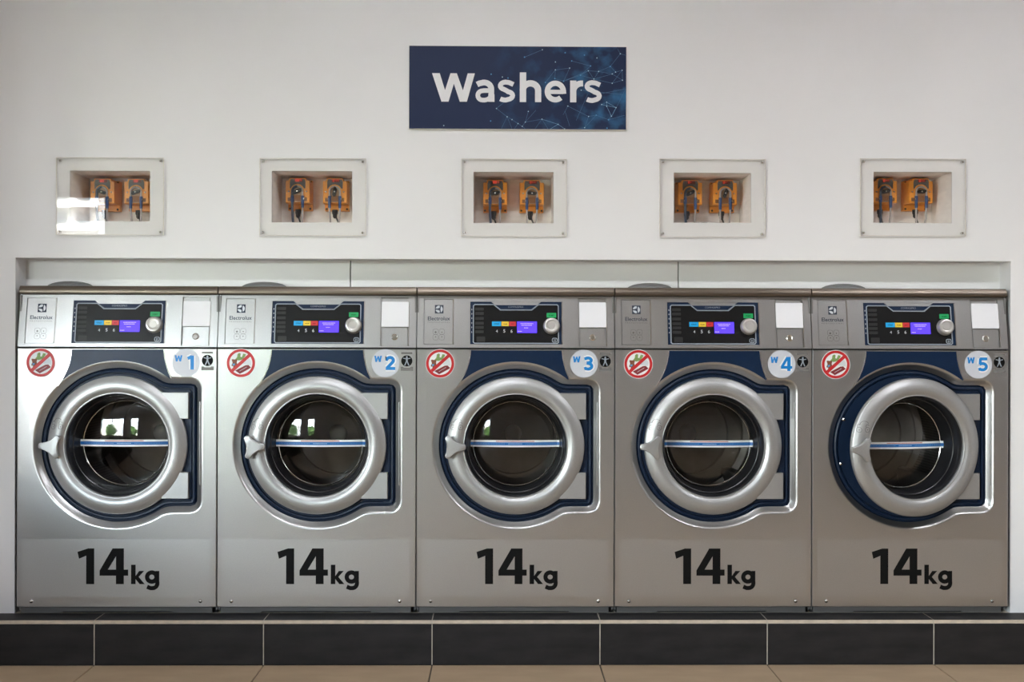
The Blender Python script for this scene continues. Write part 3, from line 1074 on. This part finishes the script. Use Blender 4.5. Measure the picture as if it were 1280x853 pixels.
    m.stroke(G([(794, 335)] + arc(760, 348, 34, 0, 90, 8, 34) + [(745, 382), (720, 372)]), 30 * 0.172 * U, y0, y1)
    m.build('weight_lettering', 'ink_black', R)
    # navy fascia above the door
    left = [(588.5, 438.3), (588.2, 444), (586.8, 452), (584.2, 461), (580.4, 470), (575.5, 478.5), (571.8, 483.8)]
    right = [(711.8, 473.4), (708.5, 466), (705.8, 457), (703.9, 448), (702.8, 438.3)]
    RR = 105.4
    a0 = math.degrees(math.atan2(557.6 - 483.8, 571.8 - 645.2))
    a1 = math.degrees(math.atan2(557.6 - 475.3, 710.5 - 645.2))
    low = [(645.2 + RR * math.cos(math.radians(a0 + (a1 - a0) * i / 24)), 557.6 - RR * math.sin(math.radians(a0 + (a1 - a0) * i / 24))) for i in range(1, 25)]
    pts = left + low + right
    MB().prism(XZ(pts), -0.0009, 0.0).build('fascia', 'navy', R)
    MB().stroke(XZ(left), 0.0030, -0.0016, 0.0).build('fascia_trim', 'chrome', R)
    MB().stroke(XZ(right), 0.0030, -0.0016, 0.0).build('fascia_trim', 'chrome', R)

    # prohibition sticker
    cx, cz = X(550.5), Z(454.9)
    st = MB().prism(circ(cx, cz, 18.3 * U, 40), -0.0004, 0.0).build('prohibition_sticker', 'sticker_white', R)
    m = MB().stroke(circ(cx, cz, 15.9 * U, 40), 3.2 * U, -0.0012, -0.0003, True)
    m.stroke([(cx - 10.6 * U, cz - 9.4 * U), (cx + 10.9 * U, cz + 10.0 * U)], 4.0 * U, -0.0012, -0.0003)
    m.build('red_ring', 'sticker_red', st)

    def T(pts):     # sticker drawing units
        return [(cx + (x - 520) * 0.0586 * U, cz - (y - 425) * 0.0586 * U) for x, y in pts]
    m = MB()
    m.prism(T([(325, 350), (350, 342), (380, 350), (425, 342), (445, 360), (432, 410), (445, 460), (415, 500), (385, 535), (355, 525), (360, 490), (330, 492), (322, 470), (345, 420)]), -0.0009, -0.0003)
    m.build('bear_print', 'bear_brown', st)
    MB().prism(T([(345, 440), (395, 432), (390, 470), (350, 480)]), -0.0011, -0.0003).build('shirt_print', 'bear_blue', st)
    m = MB()
    m.prism(T([(405, 340), (440, 300), (450, 235), (485, 208), (515, 225), (508, 290), (540, 300), (570, 225), (625, 235), (615, 275), (565, 340), (520, 362), (470, 372)]), -0.0009, -0.0003)
    m.build('leaf_print', 'leaf_print', st)
    MB().prism(T([(560, 440), (690, 330), (735, 380), (735, 470), (640, 455)]), -0.0007, -0.0003).build('bag_print', 'pale_print', st)
    MB().prism(T([(400, 585), (620, 470), (680, 465), (735, 520), (700, 545), (500, 655)]), -0.0009, -0.0003).build('bar_print', 'bar_print', st)
    MB().stroke(T([(495, 597), (645, 508)]), 0.45 * U, -0.0011, -0.0003).build('bar_stripe', 'pale_print', st)

    # ergonomics sticker with a human figure
    m = MB()
    ex, ez = X(757.0), Z(451.7)
    es = MB().prism(circ(ex, ez, 7.0 * U, 28), -0.0006, 0.0).build('figure_sticker', 'ink_black', R)
    m = MB()
    m.stroke([(ex, ez + 4.2 * U), (ex, ez - 1.0 * U)], 2.2 * U, -0.0010, -0.0005)
    m.stroke([(ex - 4.6 * U, ez + 3.4 * U), (ex, ez + 2.4 * U), (ex + 4.6 * U, ez + 3.4 * U)], 1.0 * U, -0.0010, -0.0005)
    m.stroke([(ex - 2.6 * U, ez - 5.6 * U), (ex - 0.4 * U, ez - 0.6 * U)], 1.3 * U, -0.0010, -0.0005)
    m.stroke([(ex + 2.6 * U, ez - 5.6 * U), (ex + 0.4 * U, ez - 0.6 * U)], 1.3 * U, -0.0010, -0.0005)
    m.prism(circ(ex, ez + 5.0 * U, 1.1 * U, 10), -0.0010, -0.0005)
    m.build('figure_print', 'outline_grey', es)
    m = MB()
    m.prism(XZ([(749.4, 459.2), (752, 459.2), (753.5, 460.3), (760.5, 460.3), (762, 459.2), (764.8, 459.2), (764.8, 464), (749.4, 464)]), -0.0006, 0.0)
    MB().prism(XZ([(750, 440.8), (763.8, 440.8), (763.8, 443.2), (750, 443.2)]), -0.0006, 0.0).build('heading_bar', 'ink_grey', es)
    m.build('caption_bar', 'ink_grey', es)

    # ---- door hinges
    for ya, yb in ((491.8, 524.6), (591.5, 624.2)):
        m = MB().bbox(X(700), X(733.2), 0.002, 0.024, Z(yb), Z(ya), 0.0015)
        m.build('hinge', 'silver_ring', R)
    for x, y in ((561.0, 524.0), (557.6, 579.5)):
        m = MB().lathe([(0.9 * U, 0.021), (0.9 * U, 0.004)], X(x), Z(y), 10)
        m.lathe([(1.9 * U, 0.004), (1.9 * U, 0.0), (0.6 * U, -0.003)], X(x), Z(y), 12, cap0=True, cap1=True)
        m.build('latch_pin', 'chrome', R, 40)

    # ---- control panel, leaning back
    v0 = Z(435.0)
    L = math.hypot(Z(370.0) - v0, 0.031)
    KV = L / (Z(370.0) - v0)

    def V(py):
        return (Z(py) - v0) * KV

    def XV(pts):
        return [(X(x), V(y)) for x, y in pts]
    holes = [(X(529.7), X(566.6), V(431), V(374)), (X(587.7), X(702.6), V(430.7), V(377)), (X(723.6), X(758.7), V(433.4), V(372.4))]
    m = MB().plate(-HALF, HALF, 0.0, L, holes, 0.0, 0.010)
    m.box(-HALF, HALF, 0.010, 0.016, 0.0, L)
    cp = m.build('control_panel', 'silver', R)
    cp.location = (0, 0.0, v0)
    cp.rotation_euler = (-math.asin(0.031 / L), 0, 0)
    MB().bbox(X(530.2), X(566.1), 0.0022, 0.009, V(430.6), V(374.4), 0.0006).build('brand_plate', 'silver', cp)
    MB().box(X(565.7), X(567.2), -0.0006, 0.006, V(430.8), V(374.2)).build('plate_trim', 'chrome', cp)
    yb = 0.0022
    m = MB()
    m.prism(XV([(543.4, 381.3), (554.2, 381.3), (554.2, 392), (543.4, 392)]), yb - 0.0004, yb)
    m.build('logo_square', 'ink_navy', cp)
    m = MB()
    lx, lz, lr = 548.8, 386.65, 4.5

    def seg(a0, a1, cut):
        pts = [(lx + lr * math.cos(math.radians(a0 + (a1 - a0) * i / 10)), lz - lr * math.sin(math.radians(a0 + (a1 - a0) * i / 10))) for i in range(11)]
        return pts + cut
    m.prism(XV(seg(-62, 62, [(lx + 1.6, lz)])), yb - 0.0008, yb - 0.0003)
    m.prism(XV(seg(84, 170, [(lx - 1.8, lz - 0.9), (lx + 0.6, lz - 2.0)])), yb - 0.0008, yb - 0.0003)
    m.prism(XV(seg(190, 276, [(lx + 0.6, lz + 2.0), (lx - 1.8, lz + 0.9)])), yb - 0.0008, yb - 0.0003)
    m.build('logo_emblem', 'pale_print', cp)
    text_mesh('Electrolux', 'ink_navy', X(534.6), X(562.6), V(400.6), yb - 0.0004, 0.015).build('brand_lettering', 'ink_navy', cp)
    text_mesh('PROFESSIONAL', 'ink_navy', X(534.6), X(562.6), V(403.9), yb - 0.0004, 0.0, 1.5, 1.7 * U).build('brand_subtitle', 'ink_grey', cp)
    m = MB()
    for i_, (x, y) in enumerate(((544.6, 415), (552.4, 415), (544.6, 422), (552.4, 422))):
        m.stroke(XV(rrect(x - 3.4, x + 3.4, y - 3.4, y + 3.4, 2.4, 4)), 0.35 * U, yb - 0.0003, yb, True)
        m.prism(XV(circ(x, y + (0.6 if i_ < 2 else -0.6), 1.3 if i_ == 0 else 0.8, 8)), yb - 0.0003, yb)
    m.build('care_icons', 'ink_grey', cp)

    # display module
    m = MB()
    m.prism(XV([(587.9, 377.1), (613.9, 377.1), (625.9, 386.6), (664.8, 386.6), (676.8, 377.1), (702.4, 377.1), (702.4, 430.5), (587.9, 430.5)]), 0.0016, 0.0095)
    m.build('display_frame', 'navy', cp)
    MB().prism(XV([(614.6, 377.1), (676.1, 377.1), (671.5, 381.2), (619.2, 381.2)]), 0.0008, 0.009).build('notch_lip', 'silver', cp)
    MB().prism(XV([(619.2, 381.2), (671.5, 381.2), (664.6, 386.2), (626.1, 386.2)]), 0.0012, 0.009).build('notch_strip', 'navy', cp)
    text_mesh('COMPASSPRO', 'mark_white', X(635.5), X(654.5), V(384.6), 0.0008, 0.0).build('notch_lettering', 'outline_grey', cp)
    gl = [(591.8, 382.2), (593.4, 380.7), (617.3, 380.7), (625.6, 387.4), (665.1, 387.4), (673.4, 380.7), (697, 380.7), (698.5, 382.2), (698.5, 427.8), (697, 429.3), (593.4, 429.3), (591.8, 427.8)]
    MB().prism(XV(gl), 0.0010, 0.0017).build('display_glass', 'display_black', cp)
    MB().stroke(XV(gl), 1.2 * U, 0.0005, 0.0017, True).build('display_outline', 'outline_grey', cp)
    MB().box(X(702.5), X(703.6), -0.0004, 0.006, V(430.6), V(377.1)).build('display_trim', 'chrome', cp)
    for i_, y in enumerate((386.4, 391.9, 398.2, 404.2, 409.4, 414.9)):
        MB().prism(XV(rrect(593.9, 604.8, y - 1.7, y + 1.7, 0.5, 2)), 0.0002, 0.0010).build('program_key', 'key_black', cp)
    m = MB()
    for y in (387, 392.4, 397.9, 403.9, 409.4, 415.4):
        m.prism(XV([(589.4, y - 0.9), (590.2, y - 0.9), (590.2, y + 0.9), (589.4, y + 0.9)]), 0.0012, 0.0016)
    m.build('key_marks', 'mark_white', cp)
    MB().prism(XV(rrect(595.8, 606.6, 421, 427.4, 0.8, 2)), -0.0002, 0.0010).build('rocker_switch', 'key_black', cp)
    for nm, x0, x1, mt, txt in (('cold_key', 615.1, 626.6, 'key_cyan', 'COLD'), ('warm_key', 627.0, 636.3, 'key_yellow', 'WARM'), ('hot_key', 636.7, 645.3, 'key_red', 'HOT')):
        MB().prism(XV([(x0, 402), (x1, 402), (x1, 407.8), (x0, 407.8)]), 0.0003, 0.0010).build(nm, mt, cp)
        w = (x1 - x0) * (0.28 if txt != 'HOT' else 0.22)
        c = (x0 + x1) / 2
        text_mesh(txt, 'ink_black', X(c - w), X(c + w), V(405.8), 0.0001, 0.02).build('key_lettering', 'ink_black', cp)
    for txt, x in (('4', 621.3), ('5', 630.6), ('6', 639.7)):
        text_mesh(txt, 'mark_white', X(x - 1.2), X(x + 1.2), V(415.9), 0.0006, 0.01).build('key_number', 'mark_white', cp)
    MB().prism(XV(rrect(683.8, 695.8, 391, 396.9, 0.6, 2)), 0.0003, 0.0010).build('start_key', 'key_green', cp)
    text_mesh('START', 'ink_black', X(686.6), X(693.2), V(394.9), 0.0001, 0.02).build('key_lettering', 'ink_black', cp)
    sc = MB().prism(XV([(646.6, 402), (671.5, 402), (671.5, 416.3), (646.6, 416.3)]), 0.0003, 0.0010).build('screen', 'screen', cp)
    m = MB()
    for x0, x1, y in ((651, 666, 404.6), (652, 665, 406.6), (655.5, 660, 410.0), (647.6, 653, 414.4)):
        x = x0
        while x < x1:
            m.prism(XV([(x, y - 0.45), (x + 0.9, y - 0.45), (x + 0.9, y + 0.45), (x, y + 0.45)]), 0.0001, 0.0003)
            x += 1.35
    m.build('screen_text', 'screen_text', cp)
    kx, kv = X(689.9), V(407.7)
    MB().lathe([(10.6 * U, 0.001), (10.4 * U, -0.004), (9.6 * U, -0.016), (8.9 * U, -0.0185), (7.2 * U, -0.0195), (6.9 * U, -0.0185), (4.8 * U, -0.0175), (4.4 * U, -0.0185), (0.5 * U, -0.0188)],
               kx, kv, 36, cap1=True).build('selector_knob', 'knob_face', cp, 30)
    m = MB().stroke(XV(rrect(690.8, 696.8, 422.8, 427.8, 1.6, 3)), 0.8 * U, 0.0004, 0.0010, True)
    m.prism(XV([(692.7, 424), (693.4, 424), (693.4, 427), (692.7, 427)]), 0.0004, 0.001).prism(XV([(694.3, 424), (695, 424), (695, 427), (694.3, 427)]), 0.0004, 0.001)
    m.build('corner_icon', 'outline_grey', cp)

    # key pocket
    MB().bbox(X(725.6), X(757.4), 0.0050, 0.0095, V(433.0), V(409.6), 0.0006).build('lock_plate', 'silver', cp)
    MB().bbox(X(725.6), X(757.0), 0.0040, 0.0095, V(378.0), V(373.2), 0.0006).build('pocket_top', 'silver', cp)
    MB().bbox(X(724.6), X(758.8), -0.0012, 0.0030, V(409.2), V(377.6), 0.0006).build('paper_card', 'paper', cp)
    MB().box(X(758.3), X(759.5), -0.0006, 0.006, V(433.0), V(378)).build('pocket_trim', 'chrome', cp)
    lk = MB().lathe([(4.3 * U, 0.005), (4.1 * U, 0.002), (3.4 * U, 0.0008), (2.9 * U, 0.0016), (0.4 * U, 0.0014)], X(741.3), V(421.6), 20, cap1=True).build('lock', 'chrome', cp, 30)

    # ---- lid with rounded front edge
    z0, z1 = Z(369.3), 1.1950
    prof = [(0.30, z0), (0.016, z0), (0.0125, z0 + 0.0015), (0.011, z0 + 0.005), (0.0115, z0 + 0.013), (0.014, z0 + 0.020), (0.019, z1 - 0.0012), (0.026, z1), (0.30, z1)]
    h2 = 0.3612
    m = MB()
    rg = []
    for x, k in ((-h2, 0.003), (-h2 + 0.002, 0.0), (h2 - 0.002, 0.0), (h2, 0.003)):
        rg.append([(x, max(y, 0.011) + (k if y < 0.1 else 0), z + (k if z < 1.18 else -k) * (0.6 if y < 0.1 else 0)) for y, z in prof])
    m.loft(rg, closed=True)
    m.f.append(tuple(range(len(prof))))
    m.f.append(tuple(range(3 * len(prof), 4 * len(prof))))
    m.build('lid', 'steel_lid', R, 30)
    MB().box(-HALF + 0.002, HALF - 0.002, 0.036, 0.05, Z(371), z0 + 0.002).build('lid_gap', 'dark_gap', R)
    MB().box(-HALF, HALF, 0.012, 0.03, Z(437.2), Z(434.6)).build('seam', 'dark_gap', R)

    # ---- door, origin on its hinge axis
    HX, HY = X(733.2), 0.012
    dz = CZ
    d = empty('door', (0, 0, 0))
    bpy.data.objects.remove(d)
    c0 = -HX
    prof = [(79 * U, 0.012), (85.6 * U, 0.012), (86.3 * U, 0.009), (86.3 * U, -0.006), (85.8 * U, -0.0085), (84.6 * U, -0.0105), (82 * U, -0.0155), (78.5 * U, -0.0205), (74.5 * U, -0.0230), (71 * U, -0.0228), (68.2 * U, -0.0200),
            (66.4 * U, -0.0160), (65.4 * U, -0.0150), (64.6 * U, -0.0160), (64.0 * U, -0.0145), (63.8 * U, 0.006)]
    door = MB().lathe(prof, c0, 0, 96).build('door', 'silver_ring', R, 50)
    door.location = (HX, HY, dz)
    MB().lathe([(63.9 * U, -0.008), (62.6 * U, -0.004), (61.5 * U, 0.012), (60.6 * U, 0.03), (60.6 * U, 0.034), (59.6 * U, 0.036), (58.4 * U, 0.06), (57.4 * U, 0.078), (56.6 * U, 0.084), (56.2 * U, 0.095)],
               c0, 0, 72).build('door_bezel', 'bezel_black', door, 40)
    # glass bowl: rim, then a shallow outward dome
    pr = [(56.4 * U, 0.094), (54.4 * U, 0.092)]
    for i in range(1, 13):
        t = 1 - i / 12.0
        r = 53.0 * U * t
        pr.append((max(r, 0.0006), 0.070 + 0.020 * (r / (53.0 * U)) ** 2))
    MB().lathe(pr, c0, 0, 72, cap1=True).build('door_glass', 'door_glass', door, 60)
    MB().lathe([(54.4 * U, 0.090), (53.8 * U, 0.0885), (53.2 * U, 0.0900)], c0, 0, 72).build('glass_rim', 'chrome', door, 60)

    def dome(x):
        r = abs(x)
        return (0.070 + 0.020 * (r / (53.0 * U)) ** 2) - 0.002 if r < 53 * U else 0.088

    def strip(z_a, z_b, mat, nm, off, xa=-57.5, xb=57.5, n=28):
        mm = MB()
        top, bot = [], []
        for i in range(n + 1):
            x = (xa + (xb - xa) * i / n) * U
            y = dome(x) - off - (0.006 if abs(x) > 55 * U else 0)
            top.append((c0 + x, y, z_a * U))
            bot.append((c0 + x, y, z_b * U))
        tb = [(x, y + 0.0004, z) for x, y, z in top]
        bb = [(x, y + 0.0004, z) for x, y, z in bot]
        mm.loft([tb, top, bot, bb], closed=False)
        return mm.build(nm, mat, door)
    strip(4.6, -4.2, 'sticker_white', 'door_band', 0.0002)
    strip(1.9, -2.0, 'band_blue', 'band_stripe', 0.0008)
    mm = MB()
    for i in range(-27, 28):
        if abs(i) < 7:
            continue
        x = i * 2.0 * U
        y = dome(x) - 0.0014
        mm.prism([(c0 + x - 0.35 * U, 0.3 * U), (c0 + x + 0.35 * U, 0.3 * U), (c0 + x + 0.35 * U, -0.4 * U), (c0 + x - 0.35 * U, -0.4 * U)], y, y + 0.0003)
    for i in range(-7, 8):
        x = i * 1.2 * U
        y = dome(x) - 0.0014
        mm.prism([(c0 + x - 0.4 * U, 0.5 * U), (c0 + x + 0.4 * U, 0.5 * U), (c0 + x + 0.4 * U, -0.6 * U), (c0 + x - 0.4 * U, -0.6 * U)], y, y + 0.0003)
    mm.build('band_dots', 'band_dot', door)
    mm = MB()
    for i in range(-24, 25):
        x = i * 1.0 * U
        y = dome(x) - 0.0010
        mm.prism([(c0 + x - 0.38 * U, 3.7 * U), (c0 + x + 0.38 * U, 3.7 * U), (c0 + x + 0.38 * U, 2.6 * U), (c0 + x - 0.38 * U, 2.6 * U)], y, y + 0.0003)
    mm.build('band_print', 'band_red', door)

    # embossed lock symbols
    mm = MB()
    ex, ez = c0, 0.0
    yf = -0.0222

    def E_(pts, dx=0, dy=0):
        return [(c0 + (x - 645.6 + dx) * U, (557.6 - y + dy) * U) for x, y in pts]
    for x in (567.2, 577.0):
        mm.stroke(E_(rrect(x - 2.7, x + 2.7, 531.6, 537.4, 2.0, 3)), 0.55 * U, yf, yf + 0.004, True)
        mm.stroke(E_([(x - 1.9, 531.4), (x - 1.9, 529.8)] + arc(x, 529.8, 1.9, 180, 0 if x > 570 else 40, 6, -1.9)), 0.55 * U, yf, yf + 0.004)
        mm.prism(E_(circ(x, 534.6, 0.7, 6)), yf, yf + 0.004)
    mm.stroke(E_([(567.6, 527.4)] + arc(573.6, 528.4, 5.0, 170, 20, 8, -4.6)), 0.55 * U, yf, yf + 0.004)
    def ring_depth(r):
        pts = [(a / U, b) for a, b in prof[4:12]]
        for (r0, y0_), (r1, y1_) in zip(pts, pts[1:]):
            if r1 <= r <= r0:
                return y0_ + (y1_ - y0_) * (r0 - r) / (r0 - r1)
        return -0.02
    mm.v = [(x, ring_depth(math.hypot(x - c0, z) / U) - (0.0009 if y < yf + 0.002 else 0.0), z) for x, y, z in mm.v]
    mm.build('lock_symbols', 'ink_grey', door)

    # three-pointed handle, origin at its spindle
    mm = MB()
    rin, rout = [], []
    ho, hm = [], []
    for i in range(3):
        a = math.radians(120 * i)
        tip = 16.0
        w = 3.4
        ca, sa = math.cos(a), math.sin(a)
        for t_, rr in ((-w, tip - 1.2), (-w * 0.45, tip), (w * 0.45, tip), (w, tip - 1.2)):
            ho.append((rr * ca - t_ * sa, rr * sa + t_ * ca))
        b_0 = a + math.radians(120)
        # concave flank to the next tip
        p0 = ho[-1]
        p1 = ((tip - 1.2) * math.cos(b_0) + w * math.sin(b_0), (tip - 1.2) * math.sin(b_0) - w * math.cos(b_0))
        mid = (5.6 * math.cos(a + PI / 3), 5.6 * math.sin(a + PI / 3))
        for t in (0.2, 0.35, 0.5, 0.65, 0.8):
            q = [(1 - t) ** 2 * p0[k_] + 2 * t * (1 - t) * mid[k_] + t * t * p1[k_] for k_ in (0, 1)]
            ho.append(tuple(q))

    def hring(k, y):
        return [(x * k * U, y, z * k * U) for x, z in ho]
    mm.loft([hring(0.90, 0.0), hring(0.98, -0.004), hring(1.0, -0.010), hring(0.97, -0.0145), hring(0.86, -0.0165)])
    nH = len(ho)
    mm.f.append(tuple(range(4 * nH, 5 * nH)))
    mm.f.append(tuple(range(nH - 1, -1, -1)))
    mm.lathe([(4.4 * U, 0.012), (4.4 * U, -0.002)], 0, 0, 18)
    hd = mm.build('handle', 'silver_ring', door, 35)
    hd.location = (c0 + (568.0 - 645.6) * U, -0.031, (557.6 - 558.6) * U)
    return R


def number_sticker(R, n):
    cx, cz = X(730.5), Z(454.6)
    st = MB().prism(circ(cx, cz, 17.5 * U, 40), -0.0004, 0.0).build('number_sticker', 'sticker_lilac', R)
    k = 0.0586 * U

    def T(pts):
        return [(cx + (x - 435) * k, cz - (y - 420) * k) for x, y in pts]
    shapes = {1: [([(470, 330), (500, 318), (560, 285)], 66), ([(565, 268), (565, 565)], 74)],
              2: [([(445, 335)] + arc(530, 360, 72, 160, -25, 12, -62) + [(575, 410), (470, 520)], 66), ([(440, 533), (640, 533)], 64)],
              3: [([(442, 318)] + arc(520, 350, 68, 130, -70, 10, -52) + [(490, 405)], 62), ([(490, 408)] + arc(520, 475, 80, 70, -130, 12, -60) + [(440, 530)], 64)],
              4: [([(560, 275), (440, 480)], 56), ([(420, 490), (660, 490)], 58), ([(590, 265), (590, 565)], 72)],
              5: [([(625, 298), (470, 298)], 62), ([(480, 290), (470, 415)], 60), ([(462, 412)] + arc(525, 465, 82, 120, -130, 14, -68) + [(440, 528)], 62)]}[n]
    w = MB()
    for pts, wd in shapes:
        ext = []
        w.stroke(T(pts), (wd + 58) * k, -0.0008, -0.0003)
    w.build('number_halo', 'sticker_white', st)
    m = MB()
    for pts, wd in shapes:
        m.stroke(T(pts), wd * k, -0.0013, -0.0004)
    m.build('number_digit', 'sticker_blue', st)
    m = MB()
    for q in ([(198, 262), (232, 262), (252, 395), (218, 395)], [(218, 395), (252, 395), (290, 270), (268, 270)], [(262, 270), (292, 270), (330, 395), (296, 395)], [(296, 395), (330, 395), (357, 262), (322, 262)]):
        m.prism(T(q), -0.0010, -0.0003)
    m.build('letter_w', 'sticker_blue', st)


proto = make_washer()
PITCH = 0.724
WL = ['silver front-loading washer numbered W1 at the left end of the row',
      'silver front-loading washer numbered W2, second from the left end',
      'silver front-loading washer numbered W3 in the middle of the row',
      'silver front-loading washer numbered W4, between W3 and W5',
      'silver front-loading washer numbered W5 at the right end, its door ajar']
washers = [proto] + [copy_tree(proto) for _ in range(4)]
HANDLE_ROT = [180, 0, 0, 180, 180]
for i, w in enumerate(washers):
    w.location = ((i - 2) * PITCH, MY, MZ)
    tag(w, WL[i], 'washing machine', 'row of silver washing machines')
    for c in list(w.children):
        if c.name.split('.')[0] == 'latch_pin' and i != 4:
            bpy.data.objects.remove(c)      # hidden behind the closed doors
            continue
        if c.name.split('.')[0] == 'door':
            if i == 4:
                c.rotation_euler = (0, 0, math.radians(10.5))
            for g in c.children:
                if g.name.split('.')[0] == 'handle':
                    g.rotation_euler = (0, math.radians(HANDLE_ROT[i] + (4, -3, 0, 3, 2)[i]), 0)
                    if i in (0, 3, 4):
                        g.location.x += (-1.5 + 2.4) * U * 0
    number_sticker(w, i + 1)
    if i != 2:
        # domed inlet cap standing on the lid
        cx = [-0.195, -0.205, 0, -0.226, -0.228][i]
        m = MB().lathe_z([(0.082, 1.194), (0.082, 1.197), (0.078, 1.2005), (0.066, 1.206), (0.048, 1.2105), (0.026, 1.2135), (0.008, 1.2142)], cx, 0.068, 40, 0.5)
        m.build('inlet_cap', 'cap_grey', w, 40)

# ------------------------------------------------------------------ outside the storefront (seen only in reflections)
tag(MB().box(-160, 80, -230, RY0 - 0.01, -0.2, -0.03).build('ground_outside', 'paving'), 'sunlit paving outside the storefront', kind='structure')
bl = empty('apartment_building', (-52.6, -150.0, -0.03))
tag(bl, 'white apartment block mirrored in the leftmost acrylic cover', 'building')
MB().box(-32.0, 0.0, -14, 0, 0, 25.0).build('wall', 'bld_white', bl)
bw = MB().box(-0.9, 0.9, 0.0, 0.15, 0.9, 2.3).mesh('window', 'bld_window')
bs = MB().box(-32.3, 0.3, 0.0, 1.4, -0.2, 0.1).mesh('balcony_slab', 'bld_white')
for f in range(8):
    z = 0.5 + 3.05 * f
    for nm, me, xs in (('balcony_slab', bs, [0]), ('window', bw, [-2.0 - 3.1 * k for k in range(10)])):
        for x in xs:
            o = bpy.data.objects.new(nm, me)
            COL.objects.link(o)
            o.parent = bl
            o.location = (x, 0.002, z)
rt = random.Random(3)


def tree(x, y, h, r, lab):
    t = empty('tree', (x, y, -0.03))
    tag(t, lab, 'tree', 'trees outside the storefront')
    MB().tube([(0, 0, 0), (0.05, 0.02, h * 0.35), (0.0, 0.0, h * 0.7)], [0.14, 0.11, 0.05], 8).build('trunk', 'bark', t, 50)
    m = MB()
    for _ in range(1400):
        while True:
            p = Vector((rt.uniform(-1, 1), rt.uniform(-1, 1), rt.uniform(-1, 1)))
            if p.length < 1:
                break
        c = Vector((p.x * r, p.y * r, h * 0.62 + p.z * h * 0.40))
        a = Vector((rt.uniform(-1, 1), rt.uniform(-1, 1), rt.uniform(-1, 1))).normalized() * 0.16
        b = a.cross(Vector((rt.uniform(-1, 1), rt.uniform(-1, 1), rt.uniform(-1, 1)))).normalized() * 0.09
        m.add([c - a, c + b, c + a, c - b], [(0, 1, 2, 3)])
    tag(m.build('foliage', 'leaves', t, recalc=False, weld=False), kind='stuff')


tree(-9.6, -15.0, 3.4, 1.3, 'leafy green tree mirrored in the door glass of washer W1')
tree(-4.3, -12.5, 2.6, 1.1, 'leafy green tree mirrored in the door glass of washer W2')
tree(-1.0, -15.0, 3.2, 1.3, 'leafy green tree mirrored in the door glass of washer W3')
